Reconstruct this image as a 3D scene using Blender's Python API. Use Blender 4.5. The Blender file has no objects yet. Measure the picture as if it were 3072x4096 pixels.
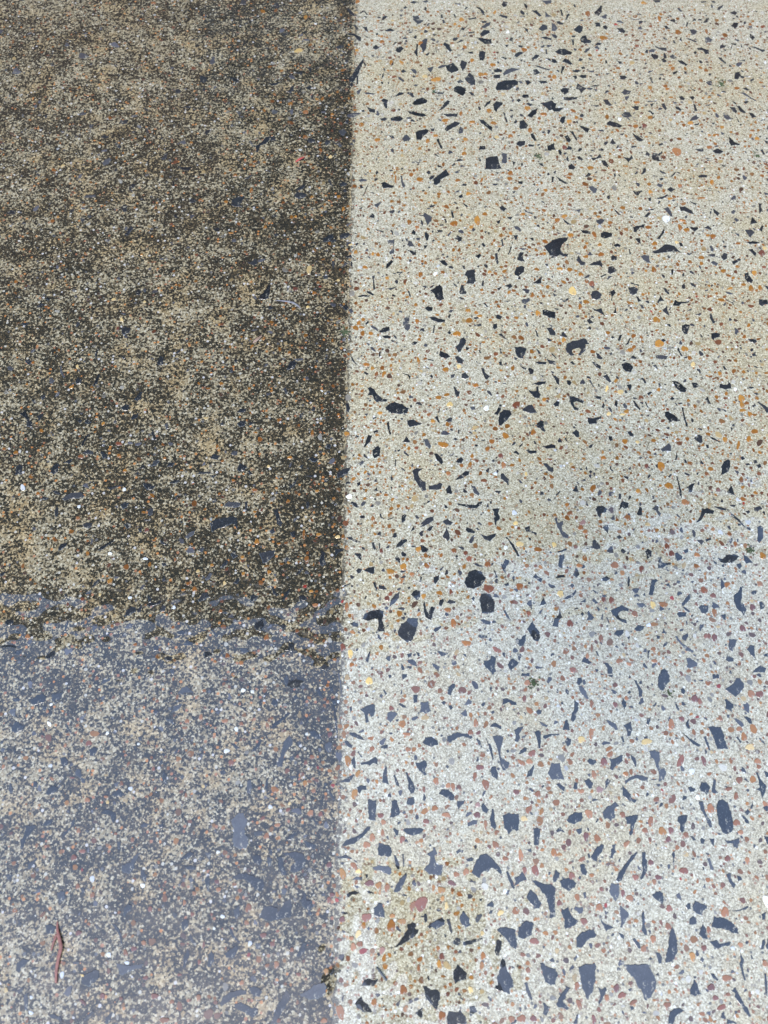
import bpy, math, random
import numpy as np

# ------------------------------------------------------------------ camera
sc = bpy.context.scene
C = sc.collection
R = math.radians
CAM_H, PITCH, VFOV = 0.55, 68.0, 68.0
cam = bpy.data.cameras.new('camera')
cam.sensor_fit = 'VERTICAL'; cam.sensor_height = 36
cam.angle = R(VFOV)
cam.clip_start = 0.01; cam.clip_end = 500
cam.dof.use_dof = True; cam.dof.focus_distance = 0.62; cam.dof.aperture_fstop = 9
camo = bpy.data.objects.new('camera', cam); C.objects.link(camo)
camo.location = (0, 0, CAM_H); camo.rotation_euler = (R(90-PITCH), 0, 0)
sc.camera = camo

# ------------------------------------------------------------------ sky, sun, exposure
SUN_EL, SUN_AZ = 57.0, 200.0          # azimuth measured from +Y towards +X: the sun stands behind the camera
w = bpy.data.worlds.new('World'); sc.world = w; w.use_nodes = True
wn, wl = w.node_tree.nodes, w.node_tree.links
sky = wn.new('ShaderNodeTexSky'); sky.sky_type = 'NISHITA'; sky.sun_disc = False
sky.sun_elevation = R(SUN_EL); sky.sun_rotation = R(SUN_AZ)
sky.dust_density = .8; sky.air_density = 1.0; sky.ozone_density = 0.0
bg = wn['Background']; bg.inputs['Strength'].default_value = 0.15
wl.new(sky.outputs['Color'], bg.inputs['Color'])
sun = bpy.data.lights.new('sun', 'SUN'); sun.energy = 0.5; sun.angle = R(20); sun.color = (1, .95, .88)
so = bpy.data.objects.new('sun', sun); C.objects.link(so)
so.rotation_euler = (R(90-SUN_EL), 0, R(180-SUN_AZ))
sc.view_settings.view_transform = 'Standard'; sc.view_settings.look = 'None'
sc.view_settings.exposure = 2.38; sc.view_settings.gamma = 1

# ------------------------------------------------------------------ small helpers
rnd = random.Random(7)
nr = np.random.default_rng(11)

def mesh_obj(name, V, F, mat, parent=None, cols=None, smooth=False):
    me = bpy.data.meshes.new(name)
    me.from_pydata([tuple(v) for v in V], [], F)
    if cols is not None:
        a = me.color_attributes.new('stone_colour', 'FLOAT_COLOR', 'POINT')
        a.data.foreach_set('color', np.asarray(cols, dtype=np.float32).ravel())
    me.materials.append(mat)
    if smooth:
        me.polygons.foreach_set('use_smooth', [True]*len(me.polygons))
    me.update()
    o = bpy.data.objects.new(name, me); C.objects.link(o)
    if parent: o.parent = parent
    return o

def tag(o, label=None, cat=None, group=None, kind=None):
    for k, v in (('label', label), ('category', cat), ('group', group), ('kind', kind)):
        if v: o[k] = v
    return o

class Nodes:
    def __init__(s, name):
        s.m = bpy.data.materials.new(name); s.m.use_nodes = True
        s.t = s.m.node_tree; s.p = s.t.nodes['Principled BSDF']
        s.geo = s.t.nodes.new('ShaderNodeTexCoord').outputs['Object']
    def n(s, typ, ins=None, **kw):
        x = s.t.nodes.new('ShaderNode'+typ)
        for k, v in kw.items(): setattr(x, k, v)
        for k, v in (ins or {}).items():
            if hasattr(v, 'bl_idname') or isinstance(v, bpy.types.NodeSocket): s.t.links.new(v, x.inputs[k])
            else: x.inputs[k].default_value = v
        return x
    def link(s, a, b): s.t.links.new(a, b)
    def noise(s, scale, detail=2, rough=.5, vec=None, w=None):
        x = s.n('TexNoise', {'Scale': scale, 'Detail': detail, 'Roughness': rough, 'Vector': vec or s.geo})
        return x.outputs['Fac']
    def voro(s, scale, feature='F1', vec=None, rand=1.0):
        return s.n('TexVoronoi', {'Scale': scale, 'Vector': vec or s.geo, 'Randomness': rand}, feature=feature)
    def math(s, op, a, b=0.0, c=None, clamp=False):
        ins = {0: a, 1: b}
        if c is not None: ins[2] = c
        return s.n('Math', ins, operation=op, use_clamp=clamp).outputs[0]
    def ramp(s, fac, stops, interp='LINEAR'):
        x = s.n('ValToRGB', {'Fac': fac}); cr = x.color_ramp; cr.interpolation = interp
        while len(cr.elements) < len(stops): cr.elements.new(.5)
        for e, (p, c) in zip(cr.elements, stops):
            e.position = p; e.color = (c, c, c, 1) if isinstance(c, (int, float)) else (*c, 1)
        return x.outputs['Color']
    def mix(s, fac, a, b, blend='MIX'):
        x = s.n('Mix', data_type='RGBA', blend_type=blend)
        for i, v in ((0, fac), (6, a), (7, b)):
            if isinstance(v, bpy.types.NodeSocket): s.link(v, x.inputs[i])
            elif isinstance(v, (int, float)): x.inputs[i].default_value = v
            else: x.inputs[i].default_value = (*v, 1)
        return x.outputs[2]
    def sep(s, col): return s.n('SeparateColor', {'Color': col})
    def smooth(s, v, lo, hi):
        x = s.n('MapRange', {'Value': v, 'From Min': lo, 'From Max': hi}, interpolation_type='SMOOTHSTEP')
        return x.outputs[0]

def film(N, normal_in=None, grain=0.0, weight=1.0):
    """the thin sheet of rain water that lies on stones and concrete alike"""
    p = N.p
    p.inputs['Coat Weight'].default_value = weight
    p.inputs['Coat IOR'].default_value = FILM_IOR
    p.inputs['Coat Roughness'].default_value = 0.005
    h = N.noise(24, 1, .4)
    h2 = N.math('MULTIPLY', N.noise(85, 0, .5), FILM_FINE)
    hh = N.math('ADD', h, h2)
    if grain:
        hh = N.math('ADD', hh, N.math('MULTIPLY', N.noise(420, 2, .6), grain))
    b = N.n('Bump', {'Height': hh, 'Strength': 1.0, 'Distance': FILM_D})
    N.link(b.outputs[0], p.inputs['Coat Normal'])

FILM_IOR, FILM_FINE, FILM_D = 1.60, .34, 0.0016

EDGE_A, EDGE_B = -0.03150, 0.00109
# ------------------------------------------------------------------ materials
def worn_concrete():
    N = Nodes('weathered_concrete')
    big = N.noise(9, 4, .6); mid = N.noise(62, 4, .7)
    fine = N.noise(520, 2, .6); g = N.voro(880)
    warp = N.voro(1300)
    gc = N.sep(g.outputs['Color'])
    # how much of the cement skin is eaten away by black grime between the grains
    lev = N.math('ADD', N.math('MULTIPLY', big, .42), N.math('MULTIPLY', mid, .72))     # ~0.75 mean
    lev = N.math('SUBTRACT', lev, .57)
    v = N.math('ADD', N.math('MULTIPLY', fine, .9), N.math('MULTIPLY', g.outputs['Distance'], .22))
    v = N.math('ADD', v, N.math('MULTIPLY', gc.outputs[0], .10))
    v = N.math('ADD', v, N.math('MULTIPLY', N.math('SUBTRACT', N.noise(300, 1, .5), .5), .62))
    sx = N.n('SeparateXYZ', {'Vector': N.geo}); ed = N.math('SUBTRACT', EDGE_A, sx.outputs[0])
    e1 = N.math('POWER', 2.718, N.math('MULTIPLY', ed, -45.0)); v = N.math('ADD', v, N.math('MULTIPLY', e1, .10))
    e2 = N.math('POWER', 2.718, N.math('MULTIPLY', ed, -500.0)); v = N.math('SUBTRACT', v, N.math('MULTIPLY', e2, .22))
    v = N.math('SUBTRACT', v, N.math('MULTIPLY', N.smooth(sx.outputs[1], .16, -.05), .03))  # thins grime toward the near end, partly painting in the wet film's pale sheen
    v = N.math('SUBTRACT', v, lev)
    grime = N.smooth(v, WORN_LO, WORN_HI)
    light = N.ramp(gc.outputs[1], [(0, (.10, .078, .042)), (.25, (.195, .150, .078)), (.5, (.175, .147, .09)), (.75, (.26, .223, .135)), (1, (.34, .30, .21))])
    tan = N.mix(N.smooth(N.noise(30, 3, .6), .45, .65), light, (1.05, .94, .78), 'MULTIPLY')
    dark = N.ramp(gc.outputs[2], [(0, (.004, .004, .0015)), (.45, (.009, .008, .003)), (.8, (.024, .017, .006)), (1, (.05, .035, .015))])
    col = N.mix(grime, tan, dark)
    pk = N.voro(330); pc = N.sep(pk.outputs['Color'])
    m = N.math('MULTIPLY', N.math('GREATER_THAN', pc.outputs[0], .86), N.math('LESS_THAN', pk.outputs['Distance'], .36))
    pcol = N.ramp(pc.outputs[1], [(0, (.30, .12, .03)), (.3, (.22, .09, .04)), (.5, (.35, .33, .30)), (.7, (.06, .06, .06)), (.85, (.32, .30, .24)), (1, (.12, .10, .08))], 'CONSTANT')
    col = N.mix(N.math('MULTIPLY', m, .85), col, pcol)
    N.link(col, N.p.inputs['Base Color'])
    N.p.inputs['Roughness'].default_value = .85; N.p.inputs['Specular IOR Level'].default_value = .3
    b = N.n('Bump', {'Height': N.math('SUBTRACT', 1.0, grime), 'Strength': .5, 'Distance': .0004})
    N.link(b.outputs[0], N.p.inputs['Normal'])
    film(N)
    return N.m

def clean_concrete():
    N = Nodes('ground_concrete')
    g = N.voro(1150); gc = N.sep(g.outputs['Color']); fine = N.noise(600, 2, .6)
    base = N.ramp(gc.outputs[1], [(0, (.205, .180, .118)), (.2, (.28, .252, .170)), (.5, (.335, .308, .215)), (.8, (.39, .362, .262)), (1, (.48, .458, .36))])
    gap = N.smooth(N.math('ADD', N.math('ADD', N.math('MULTIPLY', g.outputs['Distance'], .55), N.math('MULTIPLY', fine, .9)), N.math('MULTIPLY', N.math('SUBTRACT', N.noise(260, 1, .5), .5), .5)), .70, .96)
    col = N.mix(N.math('MULTIPLY', gap, .75), base, (.14, .11, .06))
    stain = N.smooth(N.noise(11, 4, .62), .40, .66)
    col = N.mix(N.math('MULTIPLY', stain, .75), col, (.95, .875, .72), 'MULTIPLY')
    dirt = N.smooth(N.noise(34, 5, .7), .56, .72)
    col = N.mix(N.math('MULTIPLY', dirt, .55), col, (.70, .62, .48), 'MULTIPLY')
    sx = N.n('SeparateXYZ', {'Vector': N.geo}); ed = N.math('SUBTRACT', sx.outputs[0], EDGE_A)
    e2 = N.math('POWER', 2.718, N.math('MULTIPLY', ed, -240.0))
    q = N.math('ADD', N.math('MULTIPLY', e2, .30), N.noise(330, 3, .7))
    col = N.mix(N.math('MULTIPLY', N.smooth(q, .60, .74), .85), col, (.03, .022, .012))
    pk = N.voro(400); pc = N.sep(pk.outputs['Color'])
    m = N.math('MULTIPLY', N.math('GREATER_THAN', pc.outputs[0], .60), N.math('LESS_THAN', pk.outputs['Distance'], .36))
    pcol = N.ramp(pc.outputs[1], [(0, (.26, .11, .03)), (.25, (.17, .07, .035)), (.42, (.17, .14, .10)), (.55, (.03, .03, .03)), (.65, (.30, .22, .11)), (.82, (.55, .54, .50)), (.88, (.11, .06, .035))], 'CONSTANT')
    col = N.mix(N.math('MULTIPLY', m, .8), col, pcol)
    N.link(col, N.p.inputs['Base Color'])
    N.p.inputs['Roughness'].default_value = .8; N.p.inputs['Specular IOR Level'].default_value = .3
    b = N.n('Bump', {'Height': N.math('SUBTRACT', 1.0, gap), 'Strength': .6, 'Distance': .0003})
    N.link(b.outputs[0], N.p.inputs['Normal'])
    film(N)
    return N.m

def stone_mat(name, rough=.45, spots=True, vary=.5):
    N = Nodes(name)
    a = N.n('Attribute', attribute_name='stone_colour').outputs['Color']
    v = N.ramp(N.noise(260, 4, .65), [(.25, 1-vary), (.5, 1.0), (.8, 1+vary*.0)])
    k = N.noise(70, 3, .6)
    c = N.mix(1.0, a, v, 'MULTIPLY')
    if spots:
        c = N.mix(N.math('MULTIPLY', N.smooth(k, .55, .75), .4), c, (.05, .052, .058))
    else:
        c = N.mix(N.math('MULTIPLY', N.smooth(k, .52, .7), .35), c, (.50, .30, .13), 'MULTIPLY')
    c = N.mix(N.math('MULTIPLY', N.smooth(N.noise(900, 1, .5), .60, .70), .35 if spots else .12), c, (.09, .092, .095))
    crust = N.smooth(N.math('ADD', N.noise(230, 3, .7), N.math('MULTIPLY', N.noise(35, 1, .5), .35)), .80, .84)
    c = N.mix(N.math('MULTIPLY', crust, .8), c, (.22, .20, .15))
    N.link(c, N.p.inputs['Base Color'])
    N.p.inputs['Roughness'].default_value = rough; N.p.inputs['Specular IOR Level'].default_value = .15
    film(N)
    return N.m

def plain(name, col, rough=.7, var=.3, scale=200):
    N = Nodes(name)
    c = N.mix(N.noise(scale, 4, .6), tuple(x*(1-var) for x in col), tuple(min(1, x*(1+var)) for x in col))
    N.link(c, N.p.inputs['Base Color']); N.p.inputs['Roughness'].default_value = rough
    return N.m

WORN_LO, WORN_HI = .49, .65
M_worn, M_clean = worn_concrete(), clean_concrete()
M_dark = stone_mat('dark_stone'); M_peb = stone_mat('river_pebble', .5, False, .3)

# ------------------------------------------------------------------ the two pavement slabs
def edge_x(y): return EDGE_A + EDGE_B*y
def edge_j(y):
    return edge_x(y) + .0005*math.sin(y*131+1) + .0004*math.sin(y*397+2) + .0003*math.sin(y*1405)
ys = [-6.0] + [(-.35 + i*.0012) for i in range(1001)] + [7.0]
E = [(edge_j(y), y) for y in ys]
def sheet(name, far, mat, left):
    V, F = [], []
    for (x, y) in E:
        V += [(x, y, 0), (far, y, 0), (x, y, -.09), (far, y, -.09)]
    for i in range(len(E)-1):
        a, b = 4*i, 4*i+4
        F.append((a, b, b+1, a+1) if left else (a+1, b+1, b, a))
        F.append((a+2, b+2, b, a) if left else (a, b, b+2, a+2))
    n = 4*len(E)-4
    F += [(0, 1, 3, 2), (n, n+2, n+3, n+1)]
    return mesh_obj(name, V, F, mat)
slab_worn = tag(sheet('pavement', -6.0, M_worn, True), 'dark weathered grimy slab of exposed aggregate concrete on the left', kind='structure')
slab_clean = tag(sheet('pavement', 6.0, M_clean, False), 'pale clean ground slab of aggregate concrete with black and orange stones', kind='structure')
soil = mesh_obj('ground', [(-60, -60, -.1), (60, -60, -.1), (60, 60, -.1), (-60, 60, -.1)], [(0, 1, 2, 3)],
                plain('soil', (.10, .085, .05), .95, .5, 3))
tag(soil, 'bare earth under the paving', kind='structure')

# ------------------------------------------------------------------ stones set in the concrete
# outlines of the dark stones, tenths of a millimetre on the ground: start x, y, then steps
STONES = '''-44 -186 5 -36 17 -10 26 6 17 -9 26 8 2 37 -15 28 -65 0
-311 -234 60 15 42 -22 -4 -7 -89 5
-79 -296 40 14 30 -6 39 -2 18 -14 3 -27 -17 -10 -39 14 -60 15
64 -226 13 2 13 -25 13 -31 -1 -28 -12 -2 -16 22 -3 31
119 -218 12 2 2 -33 2 -39 -7 -10 -6 25 2 24
-214 -372 34 22 39 -2 -2 -23 -41 5
-123 -339 16 3 2 -16 -12 -12
62 -441 14 37 30 42 39 35 6 -16 -11 -34 -21 -42 -22 -19 -21 -7
276 -218 48 24 2 20 15 -4 12 -36 -17 -8 2 -31 9 -27 43 -4 -5 -28 -9 -31 -30 0 -51 4 -34 31 18 21 19 14 7 39
475 -202 22 16 30 -8 -5 -16 -22 4 -17 -12
539 -248 38 14 14 -11 -7 -14 -32 -4
573 -327 19 39 12 27 29 39 44 10 37 -29 33 -39 23 -35 5 -31 -26 23 -29 23 -22 -4 -18 -22 -21 8 -24 -17 -12 -27 -38 21
800 -323 13 4 15 -31 15 -31 9 -38 -9 -6 -18 21 -15 42
847 -408 13 27 -11 23 35 12 20 23 16 -16 15 -34 -36 -8 -31 -19
963 -373 30 0 50 -20 50 -3 24 -23 -14 -166 -38 -8 0 53 -16 67 -27 38 -31 31
924 -473 13 27 14 19 20 -15 20 -15 11 -27 19 -26 -19 -27 -26 0 -27 27
925 -186 52 4 -2 -28 -19 8
-242 -454 17 12 34 9 29 -13 -21 -11 -25 0 -21 -19 -11 7
-111 -438 15 5 32 -13 -2 -5 -36 0
110 -461 21 7 21 -5 -13 -9
12 -499 13 8 11 -8 -11 -8
-68 -533 21 11 13 21 25 -9 6 -34 8 -10 -1 -35 -42 2 -27 9 2 26
279 -641 18 19 38 18 38 16 18 -16 -3 -26 -33 -15 -26 -13 -16 13 -21 -8
256 -570 17 7 6 -26 -1 -22 -15 -8 -8 19
399 -599 24 3 7 -34 10 -40 -10 -11 -13 22 -8 33
486 -585 18 30 13 6 12 -25 20 -19 -1 -29 12 -11 -38 -13 -21 13 -13 22
586 -596 14 22 26 7 7 -11 -18 -26 -13 -15 -14 4
63 -758 40 36 26 41 21 25 -2 30 32 10 25 -6 1 -19 -10 -7 12 -10 14 2 -6 -22 -29 -25 -34 -19 -42 -21 -24 -11
383 -685 16 5 0 -17 -11 -8
440 -722 21 22 25 -9 0 -27 -18 -12 -26 10
501 -743 2 16 32 8 42 8 46 6 6 -6 -36 -16 -42 -13 -34 -8
721 -659 22 14 38 2 28 -7 31 -6 0 -40 9 -51 -14 -22 -32 18 -19 33 -35 33
854 -674 6 29 22 23 31 18 37 -9 13 -17 -17 -29 -3 -30 -24 -7 -26 -16 -37 12
700 -776 14 58 17 6 20 -13 -9 -44 -17 -37 -16 5
736 -834 11 16 18 -16 8 -49 20 -25 15 -32 0 -35 -23 -7 -1 -30 -33 10 -40 9 -20 11 5 17 16 0 -6 39 17 35
434 -891 30 43 20 -21 37 -32 -4 -32 -40 -7 -33 -18 -11 32
-50 -866 9 2 61 -69 -4 -9 -37 41
-145 -968 22 35 20 6 25 -6 39 3 2 -7 -24 -33 -33 3
241 -972 23 5 28 -21 37 2 20 -21 -1 -31 -20 -57 -18 9 -31 34 -24 28 -3 28
-180 -1062 18 24 22 17 10 -27 33 -18 24 -38 -8 -6 -52 4 -37 25
190 -1112 23 15 26 16 -1 -50 -13 -7 -16 11
528 -1076 33 3 15 -31 -42 -27 -7 10
385 -1134 14 34 40 -7 20 1 11 16 9 -17 27 -27 3 -35 -121 -13
876 -951 17 4 17 -49 13 -42 -9 -8 -18 22 -13 35
982 -844 17 2 39 -24 40 -10 -7 -85 -33 -2 -31 16 -13 42
982 -1055 16 -4 31 -24 -15 -24 -13 -19 -23 11 10 29
666 -514 31 22 14 -22 -4 -17 -42 4
613 -480 25 1 -9 -22
672 -570 13 22 21 2 -13 -21
841 -484 13 5 5 -13 -15 -7
-109 -652 10 13 9 -9 -5 -17
269 -922 11 12 8 -23 -11 -9
1364 -234 30 40 20 24 43 0 -12 -32 -33 -32 -9 -31 -23 12
1503 -186 27 8 6 -28 -19 -16 -7 -21 -15 3
1516 -373 23 46 44 47 50 54 42 26 3 -10 -36 -43 -34 -35 -32 -47 -21 -38 -23 -10
1704 -206 22 6 5 -10 -6 -31 11 -16 -7 -55 -32 -50 -18 -8 -5 10 24 41 -2 46 8 32
1901 -218 16 20 10 -2 -7 -34 -12 -70 -9 -9 1 40 9 24
2129 -240 23 -1 4 -24 11 -43 -10 -6 -16 6 -3 35
2239 -339 23 10 14 -4 -8 -21 10 -31 16 -11 -14 -25 -14 11 -13 29
2309 -343 26 -7 7 -20 -30 -11
1104 -358 22 50 28 -23 -7 -23 -23 -27 -18 -4
1289 -280 24 6 21 -49 -11 -23 -22 7 -12 24
1147 -377 25 15 39 4 28 -15 18 -16 -13 -27 -45 -22 -28 19 -16 11
1270 -362 11 18 10 -10 -10 -16
1342 -214 16 2 6 -25 -14 -8
1292 -446 19 8 2 -35 -16 -9
1463 -435 18 46 55 -4 -5 -57 -13 -23 -21 -36 -10 25 -19 34
1739 -461 29 23 26 3 21 -15 -4 -42 -11 -22 -31 22 -19 16
1136 -533 24 -11 22 11 9 19 3 -34 17 -34 36 -26 -24 -25 -30 -12 -30 -11 -11 15 6 26 -9 37
1376 -578 18 -22 19 -22 44 -15 15 -11 -51 -17 -12 13 -13 30
1220 -758 5 55 32 29 56 21 25 -3 20 -29 -16 -18 -34 -8 -28 -25 -26 -24
1523 -518 29 -22 24 -23 -4 -22 -30 -37 -19 -26 -13 3 12 30 -3 45
1491 -670 28 -11 13 -11 -4 -20 -16 9
1582 -711 13 8 30 -29 2 -33 -14 2 -18 23
1655 -578 15 36 7 -21 0 -52 -8 -33 10 -15 1 -26 -17 -1 -17 27 8 33
1771 -841 16 51 20 58 12 51 27 44 12 -30 9 -51 -7 -65 -28 -40 -36 -18
1717 -783 29 -4 11 -25 -7 -32 -19 -4 -4 29
1955 -630 10 37 23 14 17 -14 -1 -33 -32 -5
2009 -685 13 29 22 32 14 -28 6 -59 -33 2
1944 -525 21 18 17 0 -2 -33 -24 -4
1992 -525 23 36 31 -18 40 -12 -3 -18 -28 -15 -8 -27 -28 9 -27 18
2098 -630 28 48 58 -7 46 -26 35 -37 -1 -29 -44 7 -55 22 -42 0 -28 9
2223 -554 60 8 64 24 9 -7 -22 -15 -60 -11
2070 -725 47 11 13 -24 64 14 14 -5 -13 -18 -47 -7 -31 -13 -27 16
2251 -772 6 -18 15 -36 -14 -29 1 -43 5 -39 -10 -3 -9 35 -7 54 13 32
2385 -772 22 54 18 7 0 -21 -19 -37
2422 -747 24 44 35 0 -13 -66 -41 2
2447 -563 16 8 -13 -45 -22 -4 1 34
1997 -819 14 13 9 -20 -14 -15 -11 9
2161 -989 31 14 17 -42 19 -35 24 -41 10 -38 -16 0 -26 34 -25 45 -19 28 11 17
1222 -866 47 18 62 6 4 -20 -11 -71 -20 -56 -33 -42 -14 -3 -22 52 -7 56
1519 -851 62 2 78 1 17 -28 20 -39 8 -32 -9 -35 -39 -49 -28 -15 -17 12 -7 38 -22 24 -11 39 -29 28 -22 29
1065 -1066 20 35 23 31 26 18 -3 17 31 -14 -22 -24 -15 -35 -18 -10 19 -21 18 -17 -13 -11 -27 14 -28 0
1332 -972 25 -14 26 14 6 -17 -19 -28 -20 -31 -21 -25 -1 18 17 31 -5 31
1053 -876 35 -18 3 -18 -28 -42 -17 -11 -23 25
2046 -898 24 -3 23 -32 -7 -9 -28 16
1905 -989 17 28 21 29 16 -26 3 -35 13 -17 -43 -14 -30 10
1750 -1138 13 31 31 21 33 3 29 -17 -51 -24 -16 -24 -15 -24 -28 3
2385 -901 13 0 -2 -53 -14 -70 -10 7 4 56
1701 -908 22 14 1 -21
1521 -1076 20 0 6 -14 -21 -9
1193 -823 23 25 7 -14 -19 -25
1161 -1169 25 48 15 9 -12 -57
2103 -1169 8 28 42 -14 22 -14
1563 -234 -8 -31 -12 8
1666 -826 19 18 13 -18
2073 -416 20 23 5 -26
131 965 38 0 -5 -23 -24 -16 -12 7
451 836 8 36 31 24 21 -3 -5 -25 -22 -28 -8 -27 -24 9
28 960 23 0 5 -18 -19 -9
-10 854 14 0 19 -32 -14 -5
-33 813 14 12 14 -12 -9 -16 -14 2
207 817 34 2 -5 -58 -28 -2
259 767 56 7 8 -43 9 -27 -38 -18 -23 14 -18 -9
101 752 14 9 28 -16 27 -20 -37 4
-157 704 -14 14 46 22 46 14 17 -9 0 -45 -12 -32 -18 -4 -13 27 -10 -27 9 -31 -23 -9 -10 58
20 646 3 49 27 9 28 -4 20 -14 -30 -36 -23 -26
-245 731 18 7 2 -25 -12 -20
404 763 22 13 15 -9 -16 -24
453 740 27 5 9 -18 -19 -17
538 686 24 18 13 18 10 -22 3 -32 -23 0
567 749 21 27 12 23 11 -18 14 -9 -6 -18 -37 -9
751 700 23 10 9 -15 -19 -11
836 745 8 45 32 5 27 -14 36 -16 1 -20 -39 2 -12 20 -24 -9
1073 700 20 18 25 -9 -9 -25 -23 -4
741 597 15 18 28 11 39 -24 -1 -23 -36 15
909 575 33 18 37 9 -6 -18 -29 -35 7 -27 -16 -30 -26 8 11 40
1087 637 27 -11 35 -20 -10 -13 -31 13
-247 553 9 7 37 -3 41 -22 26 -29 -39 7 -51 18
-278 506 23 -1 37 -31 -4 -20 -23 5 -23 20
-186 426 9 9 28 -39 -9 -6
-28 457 23 17 32 5 0 -25 -27 -6
268 492 18 35 46 4 40 -26 4 -31 -50 -15 -36 15
439 500 2 31 37 18 33 13 31 -9 37 0 40 -26 -14 -12 -54 18 -46 -15 -47 -29
641 513 9 9 22 -22 12 -39 -14 -4 -17 26
726 479 14 6 11 -33 8 -69 -9 -13 -12 48 -9 34
707 522 7 2 16 -45 -7 -5
758 535 30 7 47 -7 -9 -39 -16 -48 -4 -39 14 -26 46 -30 -9 -25 -24 -23 -18 3 -15 41 -4 43 -14 69 -18 52
1050 566 32 9 16 -13 -4 -66 -7 -39 -12 -5 -7 53
1112 540 59 13 -1 -18 -47 -22 -13 9
930 416 15 23 33 22 18 -9 -11 -21 -41 -18
846 439 18 9 4 -22 -14 -4
728 302 13 30 27 4 15 -55 -7 -35 -34 22
973 260 17 42 44 47 -2 -26 -17 -50
1155 358 58 0 5 -52 16 -55 -44 -4 -44 2 -24 40
-226 375 21 26 11 -43 1 -39 -14 3 -16 27
-164 358 60 12 45 29 16 -16 2 -40 -31 13 -27 -20 -23 11 -36 -4
-304 229 40 27 53 29 11 -8 -15 -21 -22 -26
-12 230 5 59 18 62 9 -28 6 -67 8 -42
62 273 14 8 26 -59 2 -23 -24 15
145 294 13 2 25 -40 19 -34 11 -34 -9 -25 -23 -8 -17 33 -1 51
213 358 25 0 36 18 18 -10 4 -25 -14 -35 13 -25 -18 -7 -35 32 -18 26
-187 197 26 15 40 -3 3 -27 -33 -2 -13 -23 -14 11
372 155 19 32 48 -3 18 -16 21 -21 -5 -29 -27 -4 -26 20 -22 13
-111 118 11 8 24 -12 23 4 2 -41 -5 -90 -28 2 -22 10 -3 65
36 7 8 49 9 29 -5 29 22 6 22 -6 0 -25 13 -25 9 -24 -13 -17 -36 -16
151 97 12 33 40 7 6 -40 -20 -15 -31 5
266 155 9 4 12 -29 -14 -25 -11 9
495 114 26 -4 31 8 -14 -29 -18 -12 -19 -21 -8 25
655 77 16 22 16 -18 21 -25 -14 -24 -30 12
559 -50 1 25 40 17 26 -1 -3 -24 -38 -9
710 -1 15 41 0 24 14 -4 7 -37 -4 -32 12 -37 -13 -24 -25 24
797 19 38 17 74 -4 -1 -49 -6 -53 -18 -8 -12 12 -32 -24 -10 -18 -8 30 -19 16 -2 53
995 -58 30 2 22 -10 -8 -40 -13 -60 -30 4 0 56
-280 -166 32 36 52 16 52 28 30 40 22 0 -2 -20 -46 -48 -55 -40 -65 -16
61 -66 8 10 29 -18 -3 -36 -17 8
126 -70 18 11 61 3 43 -2 22 -10 -31 -26 -52 -12 -39 12
-39 -170 4 24 30 -8 42 -16 -16 -16 -56 0
984 951 6 19 62 4 -7 -27
982 188 18 9 34 -29 -27 0
422 336 14 9 13 -15 -14 -13
1072 205 17 9 5 -10 -16 -11
755 863 10 23 8 -23 -11 -32
1378 905 12 32 29 5 4 -33 -29 -27
1426 923 15 5 6 -32 -15 -10 -8 10
1389 877 29 9 24 -41 16 -55 -17 -4 -30 31 -18 33
1613 960 37 0 -12 -23 -22 10
1234 863 12 -18 -6 -18 -13 4
1792 926 18 -7 18 -42 17 -32 -8 -41 -23 0 4 32
1966 937 14 28 59 19 14 -28 -6 -47 -27 -23 -26 -41 -25 9 -12 32
2246 926 46 -3 -6 -12 -28 6
2365 965 51 0 -10 -32 -50 -5
2428 856 76 44 25 37 23 0 26 -41 -5 -28 -40 -41 -33 -26 -32 30
2419 786 19 2 40 -34 -4 -27 -15 -5 0 -27 -20 18 -26 9 10 32
2533 668 27 0 25 -18 0 -35 -20 4 -14 23
2415 680 23 2 -4 -23 -14 -2
1314 642 11 49 16 18 11 77 30 -28 -8 -40 -25 -68 -20 -20
1684 754 13 41 24 -28 -3 -27 -19 -24
1734 831 16 19 14 -14 -18 -14
2117 859 22 9 13 -23 -16 -28 -17 10
2064 752 12 4 13 -38 -6 -14 -14 14
1898 740 32 27 5 -13 -19 -20
1842 615 8 40 31 7 -11 -29 -15 -27
1253 761 12 13 8 -16 -12 -9
1560 646 22 -4 48 -23 9 -44 -18 0 -42 35
1679 609 58 24 2 -58 -18 -40 -23 -2 0 42
1250 575 20 62 19 13 13 -44 -1 -33
1257 496 21 31 28 -14 -7 -34 -22 -16
1171 550 55 0 1 -8 -39 -7 -18 7
2118 602 4 26 24 25 -6 -25 5 -44 -16 0
2268 597 38 5 54 -5 15 -48 4 -53 11 -45 -41 -3 -37 0 -7 39 -16 70
2230 531 19 4 11 -48 4 -48 -12 0 -12 40
2075 568 34 -28 49 -35 43 -31 -13 -11 -38 16 -35 43
2453 529 19 2 18 -39 -12 -5
1650 531 19 4 6 -39 -14 -7
1401 370 18 18 45 -13 -1 -17 -26 -17 -22 8
1554 383 45 5 39 21 17 -4 -8 -35 -25 -21 -34 -21 -16 -22 -21 13 12 30
1835 431 42 11 32 -16 -4 -43 -14 -34 10 -30 31 0 5 -30 -24 -46 -37 -8 11 46 -16 51 -4 38 -19 22
1645 239 38 25 47 17 44 -7 34 -14 -8 -23 -39 3 -34 16 -46 -13 -34 -25
1821 256 48 -5 -10 -8 -31 3
1368 243 33 14 28 -31 -12 -33 -23 -5 -15 26
1504 180 9 59 17 17 21 -17 -26 -34
1288 193 12 37 23 0 -4 -42 -19 -4
1174 218 23 8 38 -29 -11 -25 -25 16
1624 214 27 -30 24 -29 9 -29 30 -8 -16 -21 -42 18 -36 32
1782 159 14 9 5 -17 -23 -17
2071 197 23 8 29 -17 -16 -20 -27 0
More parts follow.
